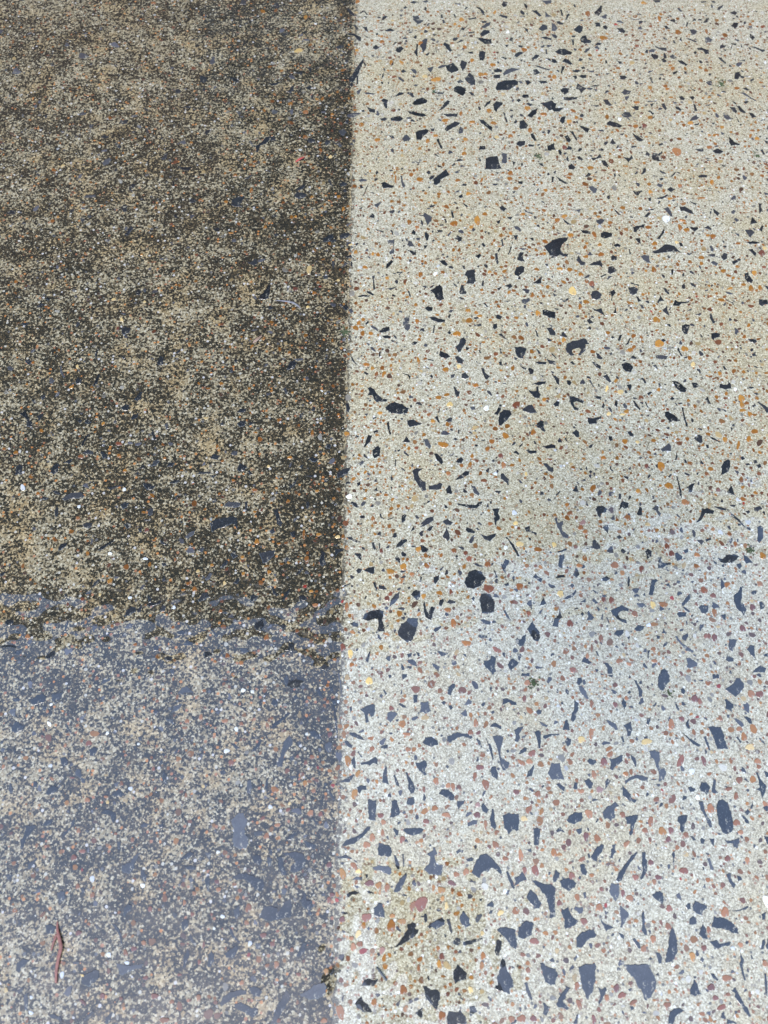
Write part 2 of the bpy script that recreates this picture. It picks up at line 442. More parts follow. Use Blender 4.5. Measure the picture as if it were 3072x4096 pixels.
2147 197 23 38 35 -5 18 -29 -14 -33 -21 -21 -15 21 -21 8
2236 197 18 59 18 -9 -6 -25 -10 -38 17 -21 -31 -6 -16 11
2547 294 18 0 10 -38 21 -34 15 -17 -16 -37 -30 -42 -5 46 -29 12 29 13 1 50
2607 306 55 -17 -6 -33 -43 8
2019 114 13 33 30 -8 -16 -19
1853 64 18 37 22 0 -11 -20
1473 15 -2 25 40 41 27 4 25 22 28 -22 -33 -21 -8 -32 6 -21 -34 -28 -24 20 -18 -8
1225 -9 16 24 46 25 48 1 3 -34 -17 -24 -46 -18 -38 10
1619 11 35 8 57 6 -7 -26 -28 -45 -14 -44 -19 -16 -10 12 19 61 -27 0
1416 -25 16 28 11 -4 -14 -24
1975 11 30 12 40 0 -9 -28 -21 -28 -8 -41 -18 -14 -14 22 9 33 -15 16
2129 110 31 0 1 -46 14 -49 21 -32 1 -33 -16 -6 -16 31 -14 52 -17 33
2242 72 19 38 33 14 32 -23 13 -53 3 -57 -5 -57 -21 -20 -32 -12 -25 12 -17 53 -1 56
2425 40 26 20 19 -16 -21 -22 -17 3
2405 23 17 -1 26 -35 -1 -20 -21 4 -13 24
2469 64 27 50 -1 -33 -13 -21
1145 -74 33 28 34 -42 -36 10 -19 -8
1281 -66 47 10 -8 -30 -20 -14 -12 18
2036 -110 20 4 24 -28 -24 -2
2104 -130 11 12 22 -12 -15 -28 -19 6
2264 -134 44 0 59 16 -3 -28 -22 -39 -24 11 -1 20 -34 0
2166 -123 33 0 -10 -51 -15 20
2530 -106 55 -8 -12 -64 -30 24
1404 -186 38 32 18 -8 -4 -24
1516 -186 -4 24 30 8 -13 -32
-264 2299 12 13 36 -13 11 -28 -10 -14 -21 14
332 2294 13 25 27 0 -19 -18
568 2294 31 -6 41 2 61 -8 25 0 17 26 31 0 -17 -31 -32 -24 -56 0 -81 24
830 2310 16 6 4 -22 -16 -4
847 2249 36 6 21 -6 -7 -27 -6 -22 14 -17 -4 -22 -24 -16 -7 -38 -9 11 -8 49 6 44
-36 2209 15 0 5 -33 21 -9 -16 -6 -20 17
25 2161 56 22 -15 -16 -33 -13
134 2136 3 53 20 13 19 -4 -9 -47 -20 -15
239 2189 15 9 20 -20 -5 -20 -19 7
283 2096 7 33 40 43 63 19 -8 -40 -36 -28 -41 -21
328 2069 26 33 33 5 -19 -32 -15 -17
201 2050 16 35 15 27 7 -37 -17 -6
456 2145 36 20 45 -31 -21 -24 -35 2
450 2021 17 32 15 46 22 -57 3 -43 -15 -21 -30 27
631 2069 9 27 37 -16 29 -22 -8 -16 -48 8
707 2085 18 6 17 -22 -15 0
745 2037 45 -16 46 16 31 5 -12 -27 -42 -37 -35 14 -19 21
1087 2091 41 16 3 -38 49 -21 -7 -22 -38 27 -35 5
1111 2010 20 0 4 -21 -15 -3
63 2015 12 31 22 2 3 -33 -20 -8
-288 2015 38 0 70 -41 0 -16 -46 16 -46 22
-96 1967 18 6 18 -53 -15 -11 -13 21
-41 1962 10 2 1 -39 -10 -14
90 1925 10 32 35 37 40 2 5 -13 -35 -32 -20 -21
935 2013 16 0 51 -67 21 -48 13 -42 -15 0 -27 53 -27 53
280 1951 30 -12 33 -25 -14 -21 -35 -5 -14 26
129 1883 15 15 28 -26 -8 -21 -25 5
-225 1886 45 -3 10 -27 -4 -36 -21 21 -25 26
542 1851 16 21 9 -16 -15 -12
84 1846 15 16 25 -27 2 -41 -22 21 -15 12
-213 1744 19 18 28 -10 -12 -26 -20 -7
-156 1747 37 21 49 7 -5 -59 -29 5 -35 13
674 1797 30 7 44 -21 -1 -18 -34 10
604 1654 16 36 27 47 40 15 49 -15 37 -52 -21 -31 -27 -35 -54 -21 -49 11 -9 25
826 1752 14 -10 22 -52 -15 -5
1123 1690 27 31 8 -20 38 -21 -12 -33 -23 18
898 1639 40 10 4 -22 -25 -8
374 1690 45 19 -6 -39 -26 -36 -14 25
270 1670 6 31 12 -11 -8 -46 -15 5
-309 1609 9 20 44 18 5 -8 -29 -18
-251 1624 10 10 10 -17 -12 -6
-84 1649 20 5 15 -56 -13 -8 -14 34
-40 1598 0 33 40 -7 24 -26 -29 -8
173 1609 20 10 7 -16 -14 -7
38 1463 10 50 35 45 34 22 -5 -52 -35 -40 -29 -25
200 1553 20 30 39 15 12 -20 -1 -40 -22 -28 -24 23
-150 1518 13 30 10 -5 -10 -23
408 1488 6 25 29 10 4 -20 -20 -40 -15 10
466 1493 21 25 48 -15 -5 -15 -40 -5
650 1523 18 20 11 -15 -8 -25
711 1518 17 45 34 3 34 -8 22 -40 12 -40 -12 -55 -54 -17 -39 7 -7 55
1062 1483 13 20 26 15 1 -50 -4 -30 -16 25
1155 1468 18 35 17 30 22 -45 -22 -12
97 1450 34 10 24 -7 -5 -20 -29 5
291 1488 10 15 9 -35 4 -40 15 -15 20 50 34 -3 -16 -42 -16 -59 -19 5 -24 14 -13 50
0 1453 16 13 19 -8 -9 -20 -17 2
-164 1368 18 40 53 25 59 10 31 -15 0 -35 -12 -29 19 -50 2 -39 -30 0 -37 -14 22 53 -5 59 -38 -5 -34 -14
145 1413 14 7 10 -17 -15 -10
-253 1334 29 15 37 -15 -7 -30 -30 7
100 1271 25 58 53 47 70 2 2 -49 -16 -68 -34 -63 -29 -5 -42 29 -24 24
708 1364 25 4 57 -19 -6 -25 -48 5
886 1433 15 3 21 -43 16 -34 -13 -2 -22 31
1051 1290 43 64 29 -54 20 -29 1 -44 -19 -29 -28 10 -25 43
684 1242 19 11 52 -11 4 -15 -48 -3
961 1213 13 14 24 -10 20 25 25 14 -6 -48 -19 -39 -29 -4 -26 28
-133 1074 14 28 23 53 -6 -57 -12 -55 -19 7
9 1079 19 17 22 -3 -8 -38 -19 10
164 1112 40 5 -6 -24 -23 -12
230 1126 26 -9 6 -24 -16 0
380 1141 23 -10 66 -14 -15 -15 -33 -12 -23 22
718 1060 42 5 16 33 19 -5 18 -19 -13 -61 8 -33 -30 -23 -12 23 -36 38 -9 18
893 1032 24 37 19 10 43 -33 -18 -19 -45 -40 -13 16
122 1013 5 33 19 -33 1 -19 -16 -2
565 1032 11 23 3 -33
891 1773 29 62 34 -10 -7 -31 -27 -32 3 -46 -19 26
1653 2249 18 22 46 4 31 -26 -11 -27 -37 -11 -14 -44 -19 22 -6 38
1836 2238 22 61 18 17 44 -17 -5 -39 -32 -11 -18 15 -24 -26
1969 2200 35 71 18 -16 -7 -55 -17 -17
2093 2249 40 33 20 -16 -6 -33 17 -22 -14 -31 -13 20 -11 33
1767 2167 19 35 14 -8 -4 -40 -24 0
1325 2167 26 11 1 -44 44 17 -4 -28 -15 -27 9 -38 38 -26 -2 -27 -40 0 -17 43 -21 48
1693 2091 22 21 26 3 -1 -35 -11 -41 -19 30
1790 2015 27 17 23 -22 -32 -16
1555 1930 41 11 10 45 21 8 30 -43 5 -31 -34 -9 -24 11
1327 1898 47 16 25 11 2 -16 -34 -16 -36 -5
1330 1815 9 52 41 10 -3 -36 -18 -37 -4 -42 -22 3 -11 18
1813 1909 16 13 25 -24 -20 -21 -18 13
1858 1888 18 5 -3 -21 -13 0
1996 1898 28 22 27 -22 -10 -42 -38 -26 3 42
2287 1904 42 16 1 -27 -27 -13
2224 1883 21 7 35 -34 -9 -26 -41 -10 -6 26
2078 1762 11 63 27 37 -7 -53 39 -5 38 0 -10 -16 -41 -10 -23 -21
2422 2134 32 38 20 33 10 44 54 6 47 -22 -19 -28 -55 8 -40 -57 -39 -22
2587 2271 45 -5 53 -17 -13 -16 -35 5 -47 22
2688 2233 40 -33 39 -39 47 -76 -23 11 -37 49 -40 33
2746 2129 24 -6 -3 -19 -20 3
2897 2260 53 15 14 -26 -48 -22 -22 6
2824 2227 28 11 12 -16 -23 -17
2871 1983 17 65 4 48 28 14 19 -19 -14 -86 -38 -43
2651 1986 35 27 0 -24 -24 -35
2405 1989 41 5 18 -11 -25 -37 -21 27
2471 1994 48 19 2 -21 -43 -17
2510 1799 -5 31 30 -26 -7 -12
2542 1846 38 -11 36 32 61 8 41 -19 -29 -26 -45 -28 -50 -3 -33 10
2745 1867 28 -11 36 -50 -56 -7 -10 26
2678 1794 36 10 5 -26 -24 -26 -11 21
2563 1788 21 8 1 -23 -18 -5
1430 1711 25 57 17 -21 7 -36 -28 -29 -16 19
1292 1678 19 28 49 5 9 -19 -45 -7
1644 1685 41 16 22 -21 -32 -23 -27 5
1739 1716 20 31 12 -26 -21 -12
1394 1619 19 25 22 -15 -20 -26
1339 1523 36 25 47 25 16 23 5 -23 -30 -35 -45 -20
1869 1553 26 10 21 -23 -39 -4
1842 1690 11 11 4 -31 -9 -46 -16 -10 0 35
1981 1553 19 66 16 51 36 8 16 -13 -25 -16 -12 -51 -21 -50
2110 1634 36 10 6 -23 -24 0
2200 1649 13 19 24 -6 -14 -25
2215 1483 36 45 34 32 13 -2 -14 -40 -29 -30 -33 -25
2217 1463 24 -5 34 -30 -16 -10 -26 22
2170 1408 17 15 58 -3 -10 -32 -54 -8
2338 1458 22 18 58 -3 -12 -45 -28 -25 -23 10
1880 1488 50 5 17 -17 -27 -23 -28 10
1682 1433 29 15 61 28 45 -28 -2 -20 -38 5 -35 -10 -8 -20 12 -30 46 -14 2 -28 -33 13 -40 24 -26 30
1547 1513 21 15 31 -38 -25 -7
1463 1498 42 28 1 -33
1456 1408 14 15 14 -15 -12 -22
1506 1418 14 15 12 -25 22 -25 -12 -22 -46 -2 14 24
1604 1373 17 50 5 -25 -13 -44
1643 1383 10 0 12 -39 -7 -17
1581 1458 10 5 14 -25 -15 -12
1239 1314 19 54 36 35 9 40 7 -25 12 -35 -27 -24 -14 -54
2615 1548 39 25 22 44 15 -8 -16 -81 -15 -30 24 -20 9 -40 -27 -45 -15 25 -29 30 -12 55
2746 1568 23 20 29 -5 -15 -25 -26 -8
2796 1498 21 5 20 -35 -16 -20 -26 -10
2493 1398 45 12 -13 -51 -14 5
1837 1290 33 34 51 -10 -17 -24 -21 -15 -28 5
1684 1256 27 29 54 5 -9 -29 -32 -31 -18 12
1994 1249 28 -7 -3 -20 -18 -5
2039 1261 20 44 9 -44
2132 1242 19 0 18 -44 38 -33 47 -34 -7 -14 -50 14 -31 48 -24 34
1917 1136 19 0 -17 -62 -9 5
2511 1165 14 55 62 -3 -22 -43 -32 -50 -21 17
2640 1141 30 33 33 0 -11 -100 -26 24
2475 1065 16 37 43 -23 -4 -24 -34 -5
2189 1079 29 5 51 -41 -8 -21 -55 -17 -22 8 10 37
2748 1107 43 10 -5 -29 -27 2
2648 975 29 28 42 24 39 -19 -16 -33
1584 1043 34 3 29 -33 -1 -48 -37 0 0 48
1984 965 14 29 29 11 18 -25 -4 -15
1537 1131 14 0 13 -38 -16 5
2734 1290 16 34 -4 -49
-40 3909 28 33 57 14 5 -34 -39 -27 -45 -4
164 3983 28 13 37 -20 -4 -41 -22 -26 -23 20
-165 3984 28 41 6 -27 -22 -27
417 3891 13 85 14 -13 -11 -75
798 3976 46 14 4 -27 -34 -5
938 3942 13 41 29 7 3 -41 -24 -27
1407 3942 45 7 31 -47 -4 -41 -44 7
546 3895 18 18 19 -22 -15 -19
-20 3859 48 9 31 -13 -3 -23 -51 5
75 3872 26 -11 16 -37 -20 4
238 3788 25 20 28 -13 -23 -27 -26 0
162 3742 13 20 15 -18
609 3748 35 33 13 47 28 20 22 -33 -7 -34 -24 -39 -19 -46 -22 -7 -10 33
985 3875 29 13 57 -73 -33 13
1306 3922 17 -13 14 -68 -21 14
1117 3742 51 10 55 -21 -15 -42 -26 -59 -38 4 -23 49
467 3663 12 46 61 -26 26 -33 -39 -24 -39 13
600 3650 33 6 49 -43 -18 -35 -39 7
806 3715 16 0 9 -36 -15 7
986 3735 19 -6 3 -46 -17 -4
1301 3729 21 -14 20 -32 -23 -10
1279 3595 34 9 66 -9 -7 -26 -61 5
1382 3624 76 -20 -4 -45 -54 19
1155 3561 54 -22 -12 -22 -30 19
975 3598 26 6 0 -35 -23 -8
-290 3663 23 -26 45 -72 -16 7 -34 39
-45 3696 22 0 -5 -40 -17 -9
-70 3578 17 39 -3 -32
-171 3505 44 -23 -17 -16 -22 16
360 3630 61 -13 3 -13 -42 9
342 3552 39 -13 5 -22
154 3488 49 -13 22 -19 -9 -36 -13 42 -44 17
384 3456 17 19 13 -25 -8 -20
561 3469 38 10 -6 -36 -28 -10
650 3437 4 38 34 22 31 -47 -34 -26
822 3539 28 -6 3 -39 40 -38 -27 -38 -16 12 -19 58
-142 3342 27 10 33 -23 27 -50 49 -44 38 -4 -11 -21 -81 -6 -22 25 -16 44 -44 -7 18 32
579 3354 16 0 20 -44 20 -6 -11 -44 -22 -6 -11 37
441 3298 26 -13 -11 -6
736 3269 11 16 13 -21
1236 3377 62 28 66 0 -13 -25 -56 -13
1273 3354 22 7 -4 -57 19 -31 -19 -32 -37 7 -40 50 -7 25 40 -13 28 6
10 3155 33 34 43 18 70 -22 49 -37 -12 -49 -59 -8 -75 8 -38 31
-318 3190 25 10 14 -57 -16 -37 -17 18
210 3173 17 9 7 -21 -15 -13
134 3057 21 -3 0 -19 -16 3
-97 3054 27 15 8 -12 -24 -13
21 3008 18 18 9 -54 12 -66 -13 -9 -19 63
-91 2930 37 20 8 -20 -34 -16
185 3032 56 12 42 -30 32 -12 -54 -24 -53 -6 -16 30
418 3063 22 18 25 -79 -21 12
446 3099 7 43 11 6 -7 -36
501 3032 41 31 21 -4 -6 -37 -33 -4
702 3161 48 3 10 -28 -33 -6
909 3093 29 49 19 43 21 -3 -13 -52 -25 -47
938 3038 17 67 31 31 54 -6 14 -37 -41 -55 -52 -54 -21 6
1143 3142 52 37 32 3 38 -77 -65 -6 -53 25
1237 2990 49 45 26 -9 -4 -54 10 -30 -14 -16 -40 34
601 2918 3 32 14 -2 -5 -42
-167 2787 34 113 37 -6 -16 -60 -42 -47
148 2834 37 56 30 -56 -30 -8
318 2858 37 6 28 -65 -14 -30 -31 30
-95 2763 47 47 21 -29 -5 -76 -47 -18 -13 29
-215 2641 41 29 19 -12 -28 -38
-375 2554 46 40 67 18 -25 -58 -51 -23 -31 -23
83 2617 6 64 10 -6 -5 -63
562 2864 22 12 15 -18 -22 -12
1030 2799 24 43 22 -16 -19 -16
1093 2799 40 35 -13 -30 -22 -21
789 2852 33 6 -3 -12 -25 -2
1042 2740 22 20 27 -26 -5 -18
1146 2763 92 -6 -6 -17 -49 -18
1278 2793 80 26 32 -15 -3 -29 -73 0
400 2734 31 -3 36 -44 9 -35 -16 -21 -36 39
576 2658 16 23 27 20 21 -20 -18 -38 -26 3
567 2708 32 -3 -17 -9
865 2670 21 8 4 -17 -16 -9
224 2577 31 23 63 0 -42 -29 -1 -34 25 -46 31 -11 2 -74 -27 -7 -32 47 -36 62
354 2446 54 11 37 17 20 -11 -11 -45 -37 -8 -61 2
490 2418 22 34 15 -4 13 -70 -21 -5 -25 5
688 2452 35 -12 33 -62 -11 -20 -35 26
560 2491 37 40 54 46 31 -3 -6 -31 -59 -35
929 2548 23 10 29 -44 15 -11 -11 -55 -36 43 -20 17
871 2395 16 11 41 -5 -23 -28
1077 2395 33 37 -6 -22
-78 2486 20 37 3 -43 -18 -2
-83 2401 26 39 10 -41
51 2514 6 34 18 -45 -18 -17
51 2435 14 2 0 -19 -11 3
1229 2367 8 34 25 -11 -2 -23
1271 2641 32 5 48 -52 -3 -34 -30 11
105 2757 21 14 5 -14 -16 -11
-37 2390 13 20 10 -32
2586 3969 36 14 32 -14 -20 -54 -17 -40 -27 7 -13 40
2452 3983 34 0 4 -34 -19 7
2820 3841 4 47 44 7 37 -13 -11 -34 -53 -16 -9 -21
3132 3828 68 4 6 -31 -27 -22 -30 18
1775 3956 17 2 3 -29 -18 -7
2260 3859 19 16 6 -20
2012 3821 18 47 29 7 -23 -54 -19 -20
1955 3848 18 13 15 -20 -24 -9
2068 3762 43 73 17 2 -30 -62
2379 3821 29 11 19 -24 -29 -11
1551 3729 16 52 53 30 45 4 47 20 27 -7 23 -53 -31 0 -6 -60 -58 -59 -16 13 38 46 -20 24 -52 -17 -13 -26 19 -33 -29 -7 -30 33
1919 3679 25 17 8 -27 -23 -6
2506 3729 18 10 21 -87 -16 4
2099 3643 25 22 35 -31 -18 -10 -27 6
2313 3669 61 -4 43 -9 -13 -35 -47 3 -40 10
1430 3689 45 -59 -16 4 -30 35
3132 3669 31 20 16 -33 -34 -4
3044 3742 18 6 2 -22 -14 -4
1577 3591 24 17 24 -39 -22 0
1764 3598 30 0 45 -46 -9 -29 -31 16
2013 3572 30 23 43 -10 26 -39 -26 -52 -43 7 -21 25
2277 3559 29 13 14 -46 -14 4
2363 3546 24 13 20 -13
2867 3552 18 7 12 -39 -19 -3
3127 3552 18 7 29 -23 -23 0
1842 3456 39 23 17 -42 13 -32 -18 -13 -29 32
1950 3456 24 0 3 -32 -20 4
2138 3424 41 19 14 -19 11 -38 -22 0 -6 32
2301 3386 18 0 -1 -32 -19 0
1422 3462 22 0 31 -32 -6 -63 -20 19
1534 3418 27 -3 14 -23 -19 -31 -20 19
1716 3424 21 -6 26 -70 -16 6
1793 3380 14 0 0 -26 -13 0
2033 3373 39 7 3 -26 -23 -53
2418 3411 46 -6 34 -32 39 -44 -28 -31 -37 6 -33 38
2578 3392 44 3 28 -41 -47 -12 -16 2
2192 3291 29 15 21 -5 -37 -32
2003 3304 18 12 14 -18 -17 -9
2805 3342 6 38 71 -3 9 41 18 -38 -2 -45 -56 -8
3047 3354 49 -2 -2 -13 -30 -10
3075 3298 37 -7 25 -12 -34 -6
1399 3185 36 34 23 -12 -11 -40 -28 -3
1541 3260 33 4 53 -23 35 -25 -13 -24 -31 15 -21 9 -28 -12 7 -43 36 -19 -8 -22 -31 10 -27 62
1748 3260 33 4 28 -10 -3 -31 -34 12
1799 3155 20 61 10 -43 -10 -25
1906 3173 18 56 19 -25 -12 -49
1978 3185 18 13 20 -31 -11 -31 -20 12
2064 3223 21 -7 38 -80 -11 -6 -33 37
2165 3204 11 6 15 -55 -14 0
2375 3235 25 25 19 -21 -24 -16
2440 3198 33 6 0 -15 -30 -4
2668 3235 29 25 14 -75 -29 7
3096 3204 18 10 64 -59 16 -31 -37 -25 -22 56
3047 3173 30 16 5 -22 -28 -12
1674 3063 36 -9 78 21 -3 -25 -39 -18 2 -27 -65 -7 -10 28
2221 3057 28 12 -8 -22
2314 3112 34 8 43 -33 46 -55 -33 -10 -31 8 -37 -28 5 30 -14 18 -14 31
2461 3155 16 0 0 -74 14 -85 -4 -24 -15 6 -8 79
2311 2969 27 5 -3 -20 -21 0
2844 2996 27 6 7 -24 -24 0
1531 2918 41 32 21 -26 -4 -42 -19 -6
1985 2930 28 6 24 -36 -4 -18 -31 6
1826 2888 32 0 1 -36 -22 -10 -9 16
2172 2914 20 4 8 -16
2520 2870 48 36 23 -18 -5 -54 -21 -12 -28 24
2645 2888 44 -18 48 -36 -12 -4 -59 28
2606 2810 26 0 -1 -29 -20 -6
2235 2769 77 57 15 -27 -7 -48 -39 4 -33 -9
2111 2746 38 88 11 6 -30 -65
1469 2870 13 6 10 -42 -15 12
2338 2675 20 71 9 -36 -14 -40
2407 2681 20 -6 6 -29 -19 0
2533 2646 13 18 -7 23 29 -46 -17 -10
2783 2734 30 2 -17 -20
2866 2699 28 9 11 -27 -28 -11
2687 2537 14 80 27 41 36 23 18 -17 -9 -52 -24 -46 -28 -12
2966 2670 27 5 6 -29 -28 -5
2980 2629 38 12 5 -29 -28 -12
2898 2641 27 5 13 -17 -33 -6
1341 2612 15 -6 -2 -29 -17 -17
1564 2597 18 3 5 -15 -17 -4
1610 2600 12 20 7 -31 -11 -8
1635 2571 17 14 14 -16 -18 -18
1804 2623 19 0 -8 -29 19 -17 -11 -6 -16 18
1902 2537 45 -12 -3 -28 -25 11
2259 2525 30 29 8 -15 -24 -25
2493 2560 22 6 -9 -23 -14 -4
2327 2531 10 -6 7 -56 9 -79 -9 -51 -14 28 2 90
1489 2401 36 58 15 -64 -26 -3
1561 2491 42 21 -1 -26
1350 2367 36 34 12 -6 -37 -37
1842 2332 10 46 21 0 -6 -46
2390 2429 47 34 38 11 -27 -39 -17 -45 -25 5 4 28
2709 2390 44 76 8 -43 6 -56 -31 0
2960 2548 12 -17 -8 -17
2112 2356 22 11 -10 -35 -13 0
964 5756 12 137 36 21 82 13 29 -163 -64 -13 -93 0
1128 5863 14 25 -9 59 20 17 35 -9 -7 -116 -24 -12 -26 12
910 5897 16 13 10 -47 -21 -8
1228 5855 37 -8 -22 -53
1483 5830 38 4 12 -45 -39 16
1268 5609 49 -5 -8 -36 -37 9
1408 5568 29 13 -15 -37
1547 6006 75 0 -2 -17 -61 5
915 6002 15 53 51 0 4 -53
469 5568 -2 62 48 52 77 79 35 -79 -44 -24 -32 -21 -26 -60 -32 -21
427 5641 20 33 37 8 -13 -41 -32 -21
643 5797 33 42 12 -22 -26 -20
672 5723 38 16 3 -27 -29 -10
482 5756 17 16 11 -33
719 5552 34 25 33 -9 -15 -24
698 5424 38 24 5 -40 -32 -12
726 5342 24 -9 41 -35 -25 -8
155 5674 18 0 6 -57 24 -65 -13 -32 -18 24 -12 65
-245 5617 34 24 58 -16 -21 -21 -49 -6
-236 5550 24 17 19 -42 -28 -12
-199 5424 26 96 16 40 5 -16 -21 -64 -15 -56
-81 5707 14 41 17 -30 -19 -36
-31 5581 37 17 92 -54 -18 -21 -87 -6
49 5748 31 0 7 -17 -32 0
306 5839 44 8 -19 -20
155 5764 25 13 7 -21 -26 -8
-92 5322 61 36 2 -21 -32 -55 -25 16
-238 5267 43 31 -12 -31
420 5306 61 11 -19 -27 -31 -5
36 5298 43 16 -13 -16
48 5243 43 16 12 -16 -19 -31 -30 8
-142 5166 32 54 25 -31 -6 -31
290 5204 73 -7 13 31 71 -55 -7 -38 -38 -69 -22 69 -12 38
619 5254 24 -11 9 -77 -18 -8 -10 46
555 5150 18 0 9 -38 -16 -16
511 5081 39 8 -3 -20 -30 -3
1077 5290 26 24 40 -40 -27 -39 -29 16
1137 5173 54 0 -14 -34 -24 11
1041 5119 39 23 -12 -46 -20 -3
1300 5267 41 -32 47 -15 -13 -16 -59 24
1388 5181 16 5 13 -36 -22 0
1142 5369 23 63 5 -8 -15 -55
-85 5032 84 -27 -6 -19 -54 22
247 4982 23 45 21 -30 -5 -38 -20 8
371 4982 18 15 25 -38 -9 -60 -18 -3 -13 48
485 5020 54 -3 0 -20 -42 -5
577 4959 34 43 8 -13 -28 -48
644 4921 31 38 41 -30 -7 -38 -43 -15 13 23
1066 4899 20 22 6 -90 -18 0
1183 4956 45 6 -12 -48 -16 -12
1331 4929 36 3 3 -41 -17 8
885 4854 19 22 22 -37 -19 -23
29 4899 66 12 -1 -161 -41 -12 -6 26 35 38 1 67 -48 3
213 4846 13 53 30 -15 34 -68 -23 15 -36 -7
195 4797 71 -18 24 8 1 -60 -32 5 -23 32
362 4839 36 7 -13 -30 -18 -19
1455 4831 63 50 60 0 -15 -176 -58 15 -30 67
1005 4750 24 7 5 -118 -19 -14 -11 51
1030 4779 17 37 14 -14 -20 -38
1118 4735 34 96 11 -7 -16 -60 -22 -32
1201 4676 10 59 25 29 30 0 -11 -66 16 -37 -30 -3
1160 4869 15 15 -2 -30
822 4720 47 30 13 -23 -28 -39
15 4581 8 51 41 44 21 -15 -27 -44 -29 -43
494 4669 53 7 28 -51 -12 -19 -35 19
698 4617 29 -7 2 -36 -15 -3
717 4502 26 57 76 15 0 -130 -25 -35 -63 4 17 46 -8 35
1169 4545 21 51 48 14 28 -14 -9 -51 -51 -51 -36 15
1317 4416 49 35 39 43 8 -7 -14 -71 -42 -7
863 4394 15 57 17 -7 -11 -64
664 4323 20 76 29 0 -7 -26 27 -57 -13 -17 -46 -4
612 4430 42 -43 -6 -11 -28 18
1066 4387 60 29 15 -36 -43 -33 8 26
-109 4494 27 8 -3 -86 9 -64 -21 -7 -2 71
111 4542 58 3 -6 -15 -47 -2
-30 4487 29 22 -3 -22
11 4362 52 4 58 18 -35 -28 -29 -14
-157 4333 35 -3 35 -35 -12 -14 -46 28
-237 4277 52 18 61 -7 -9 -21 -86 0
336 4384 35 10 22 -24 -23 -8
410 4338 47 42 41 24 22 -38 9 -120 -47 -25 -33 46 -5 35
205 4338 20 -8 16 -56 -15 -3
652 4260 27 11 39 -32 -29 0
866 4211 23 -7 37 -48 -28 7
1039 4225 46 0 35 7 -35 -17
1209 4225 15 21 59 14 4 -28 -44 -42 -22 11
1388 4128 23 10 89 -31 -6 -68 -56 7 -54 34
354 4149 29 21 46 -14 -7 -35 -34 -7
164 3998 12 48 51 27 -6 -48 -12 -48 -40 0
394 4052 44 7 95 -34 -6 -24 -57 -3 -56 27
562 4107 20 28 29 -7 -24 -28
557 4059 18 32 11 -11 -18 -44
968 4073 29 10 38 -24 -25 -34 -27 14
779 4052 40 7 5 -20 -35 -7
-412 4953 33 30 54 5 19 -24 -36 -34 -54 -12
-427 5568 37 33 43 -20 -12 -29 -49 -8
-347 4713 45 23 15 -27 -47 -14
-399 4581 52 66 35 -3 -41 -34
1530 4899 74 30 85 7 -16 -37 -52 -53 -16 -52 13 -44 53 -8 -9 -37 -41 8 -33 22 -39 -37 -35 0 -15 111
2425 4764 83 45 53 45 41 -3 40 -15 54 -79 -63 15 -73 -11 -96 -14
2318 4720 49 12 33 -5 -5 -51 13 -37 -35 5 -31 32
2052 4713 20 19 35 -19 -6 -37 -37 -12 -13 12
1842 4617 44 37 67 19 13 -48 -2 -40 -29 30 -53 0
1733 4676 25 51 17 -36 12 -30 28 -14 -9 -30 -35 -2
2000 4530 16 70 41 6 33 -47 -29 -21 -37 -22
1931 4494 53 29 4 -14 -44 -29
2194 4430 72 -29 -1 -14 -67 22
2164 4373 65 7 25 -28 -16 -43 -38 -21 -27 14
1826 4295 15 35 47 8 37 -36 -11 -49 -48 -18 -33 14
1997 4225 12 49 -7 49 38 29 13 -43 -32 -28 -11 -49
2473 4370 26 -8 27 -53 -13 -14 -25 28
2222 4274 17 0 28 -49 -30 -14
2246 4190 27 -7 13 -34 -29 -7
2401 4211 41 77 26 -63 -34 0 -21 -24
2534 4176 28 63 31 -24 100 14 -15 -22 -71 -17 -20 -20
2435 4124 50 55 7 -113 -26 21
2714 4080 51 20 8 -17 -25 -20
2838 4094 22 -3 19 -93 -25 -14 -14 55
3008 4246 66 -39 -7 -10 -42 28
3299 4246 84 -7 -8 -42 -61 -27 -18 27
3379 4394 55 -14 -7 -35 -33 7
3226 4523 34 15 29 -94 -22 -28 -33 14 -15 43
2723 4430 33 -14 18 -36 -19 -7 -26 21
2944 4647 27 22 37 -30 -18 -36 -26 22
3050 4720 30 37 33 -15 -14 -51 -34 -22 -14 22
3134 4658 78 40 13 -25 -80 -53
3306 4794 43 8 26 -52 -18 -45 -18 45
2962 4831 19 11 18 -40 -12 -35 -22 12
3303 4881 62 10 69 -15 -40 -19 -60 -3
3316 5020 62 7 29 -38 -59 -60 -16 45
3215 4989 45 -15 -12 -38 -19 31
3448 5020 34 53 20 -7 -28 -69
3375 5081 37 100 40 -77
3227 5235 28 24 22 -16 -24 -31 -24 0
3064 5279 26 -28 31 -31 -24 -39 -30 39
3501 5337 33 0 -16 -39 3 -47 -32 -44 2 44
3219 5333 34 52 -8 -24
2858 5364 68 -35 -15 -15 -38 28
2756 5290 50 8 59 -47 12 -44 -36 5 -44 31 -36 0
2601 5274 51 16 23 -55 5 -65 -25 11 -29 54
2423 5259 111 15 -27 -23 -62 -8
2406 5173 49 55 30 -5 -43 -53
2551 5396 77 28 40 24 -4 -27 -53 -32 -37 -4
2478 5401 32 7 -11 -55 -17 8
2342 5488 42 -8 63 11 -35 -27 -23 -36 -29 12
2670 5504 35 32 45 -32 -48 -35
2572 5552 28 29 41 -21 -24 -37
2607 5633 40 20 9 -23 -27 -16
2720 5658 48 57 25 20 -23 -45 -36 -37
2447 5690 36 82 24 -8 -11 -49 -36 -25
2985 5674 40 16 51 -8 -7 -29 -75 -3
2576 5914 19 50 56 -9 36 34 5 -25 -47 -50 1 -42 61 -12 -82 -5 -41 25
2520 5939 19 50 29 -42 -13 -33
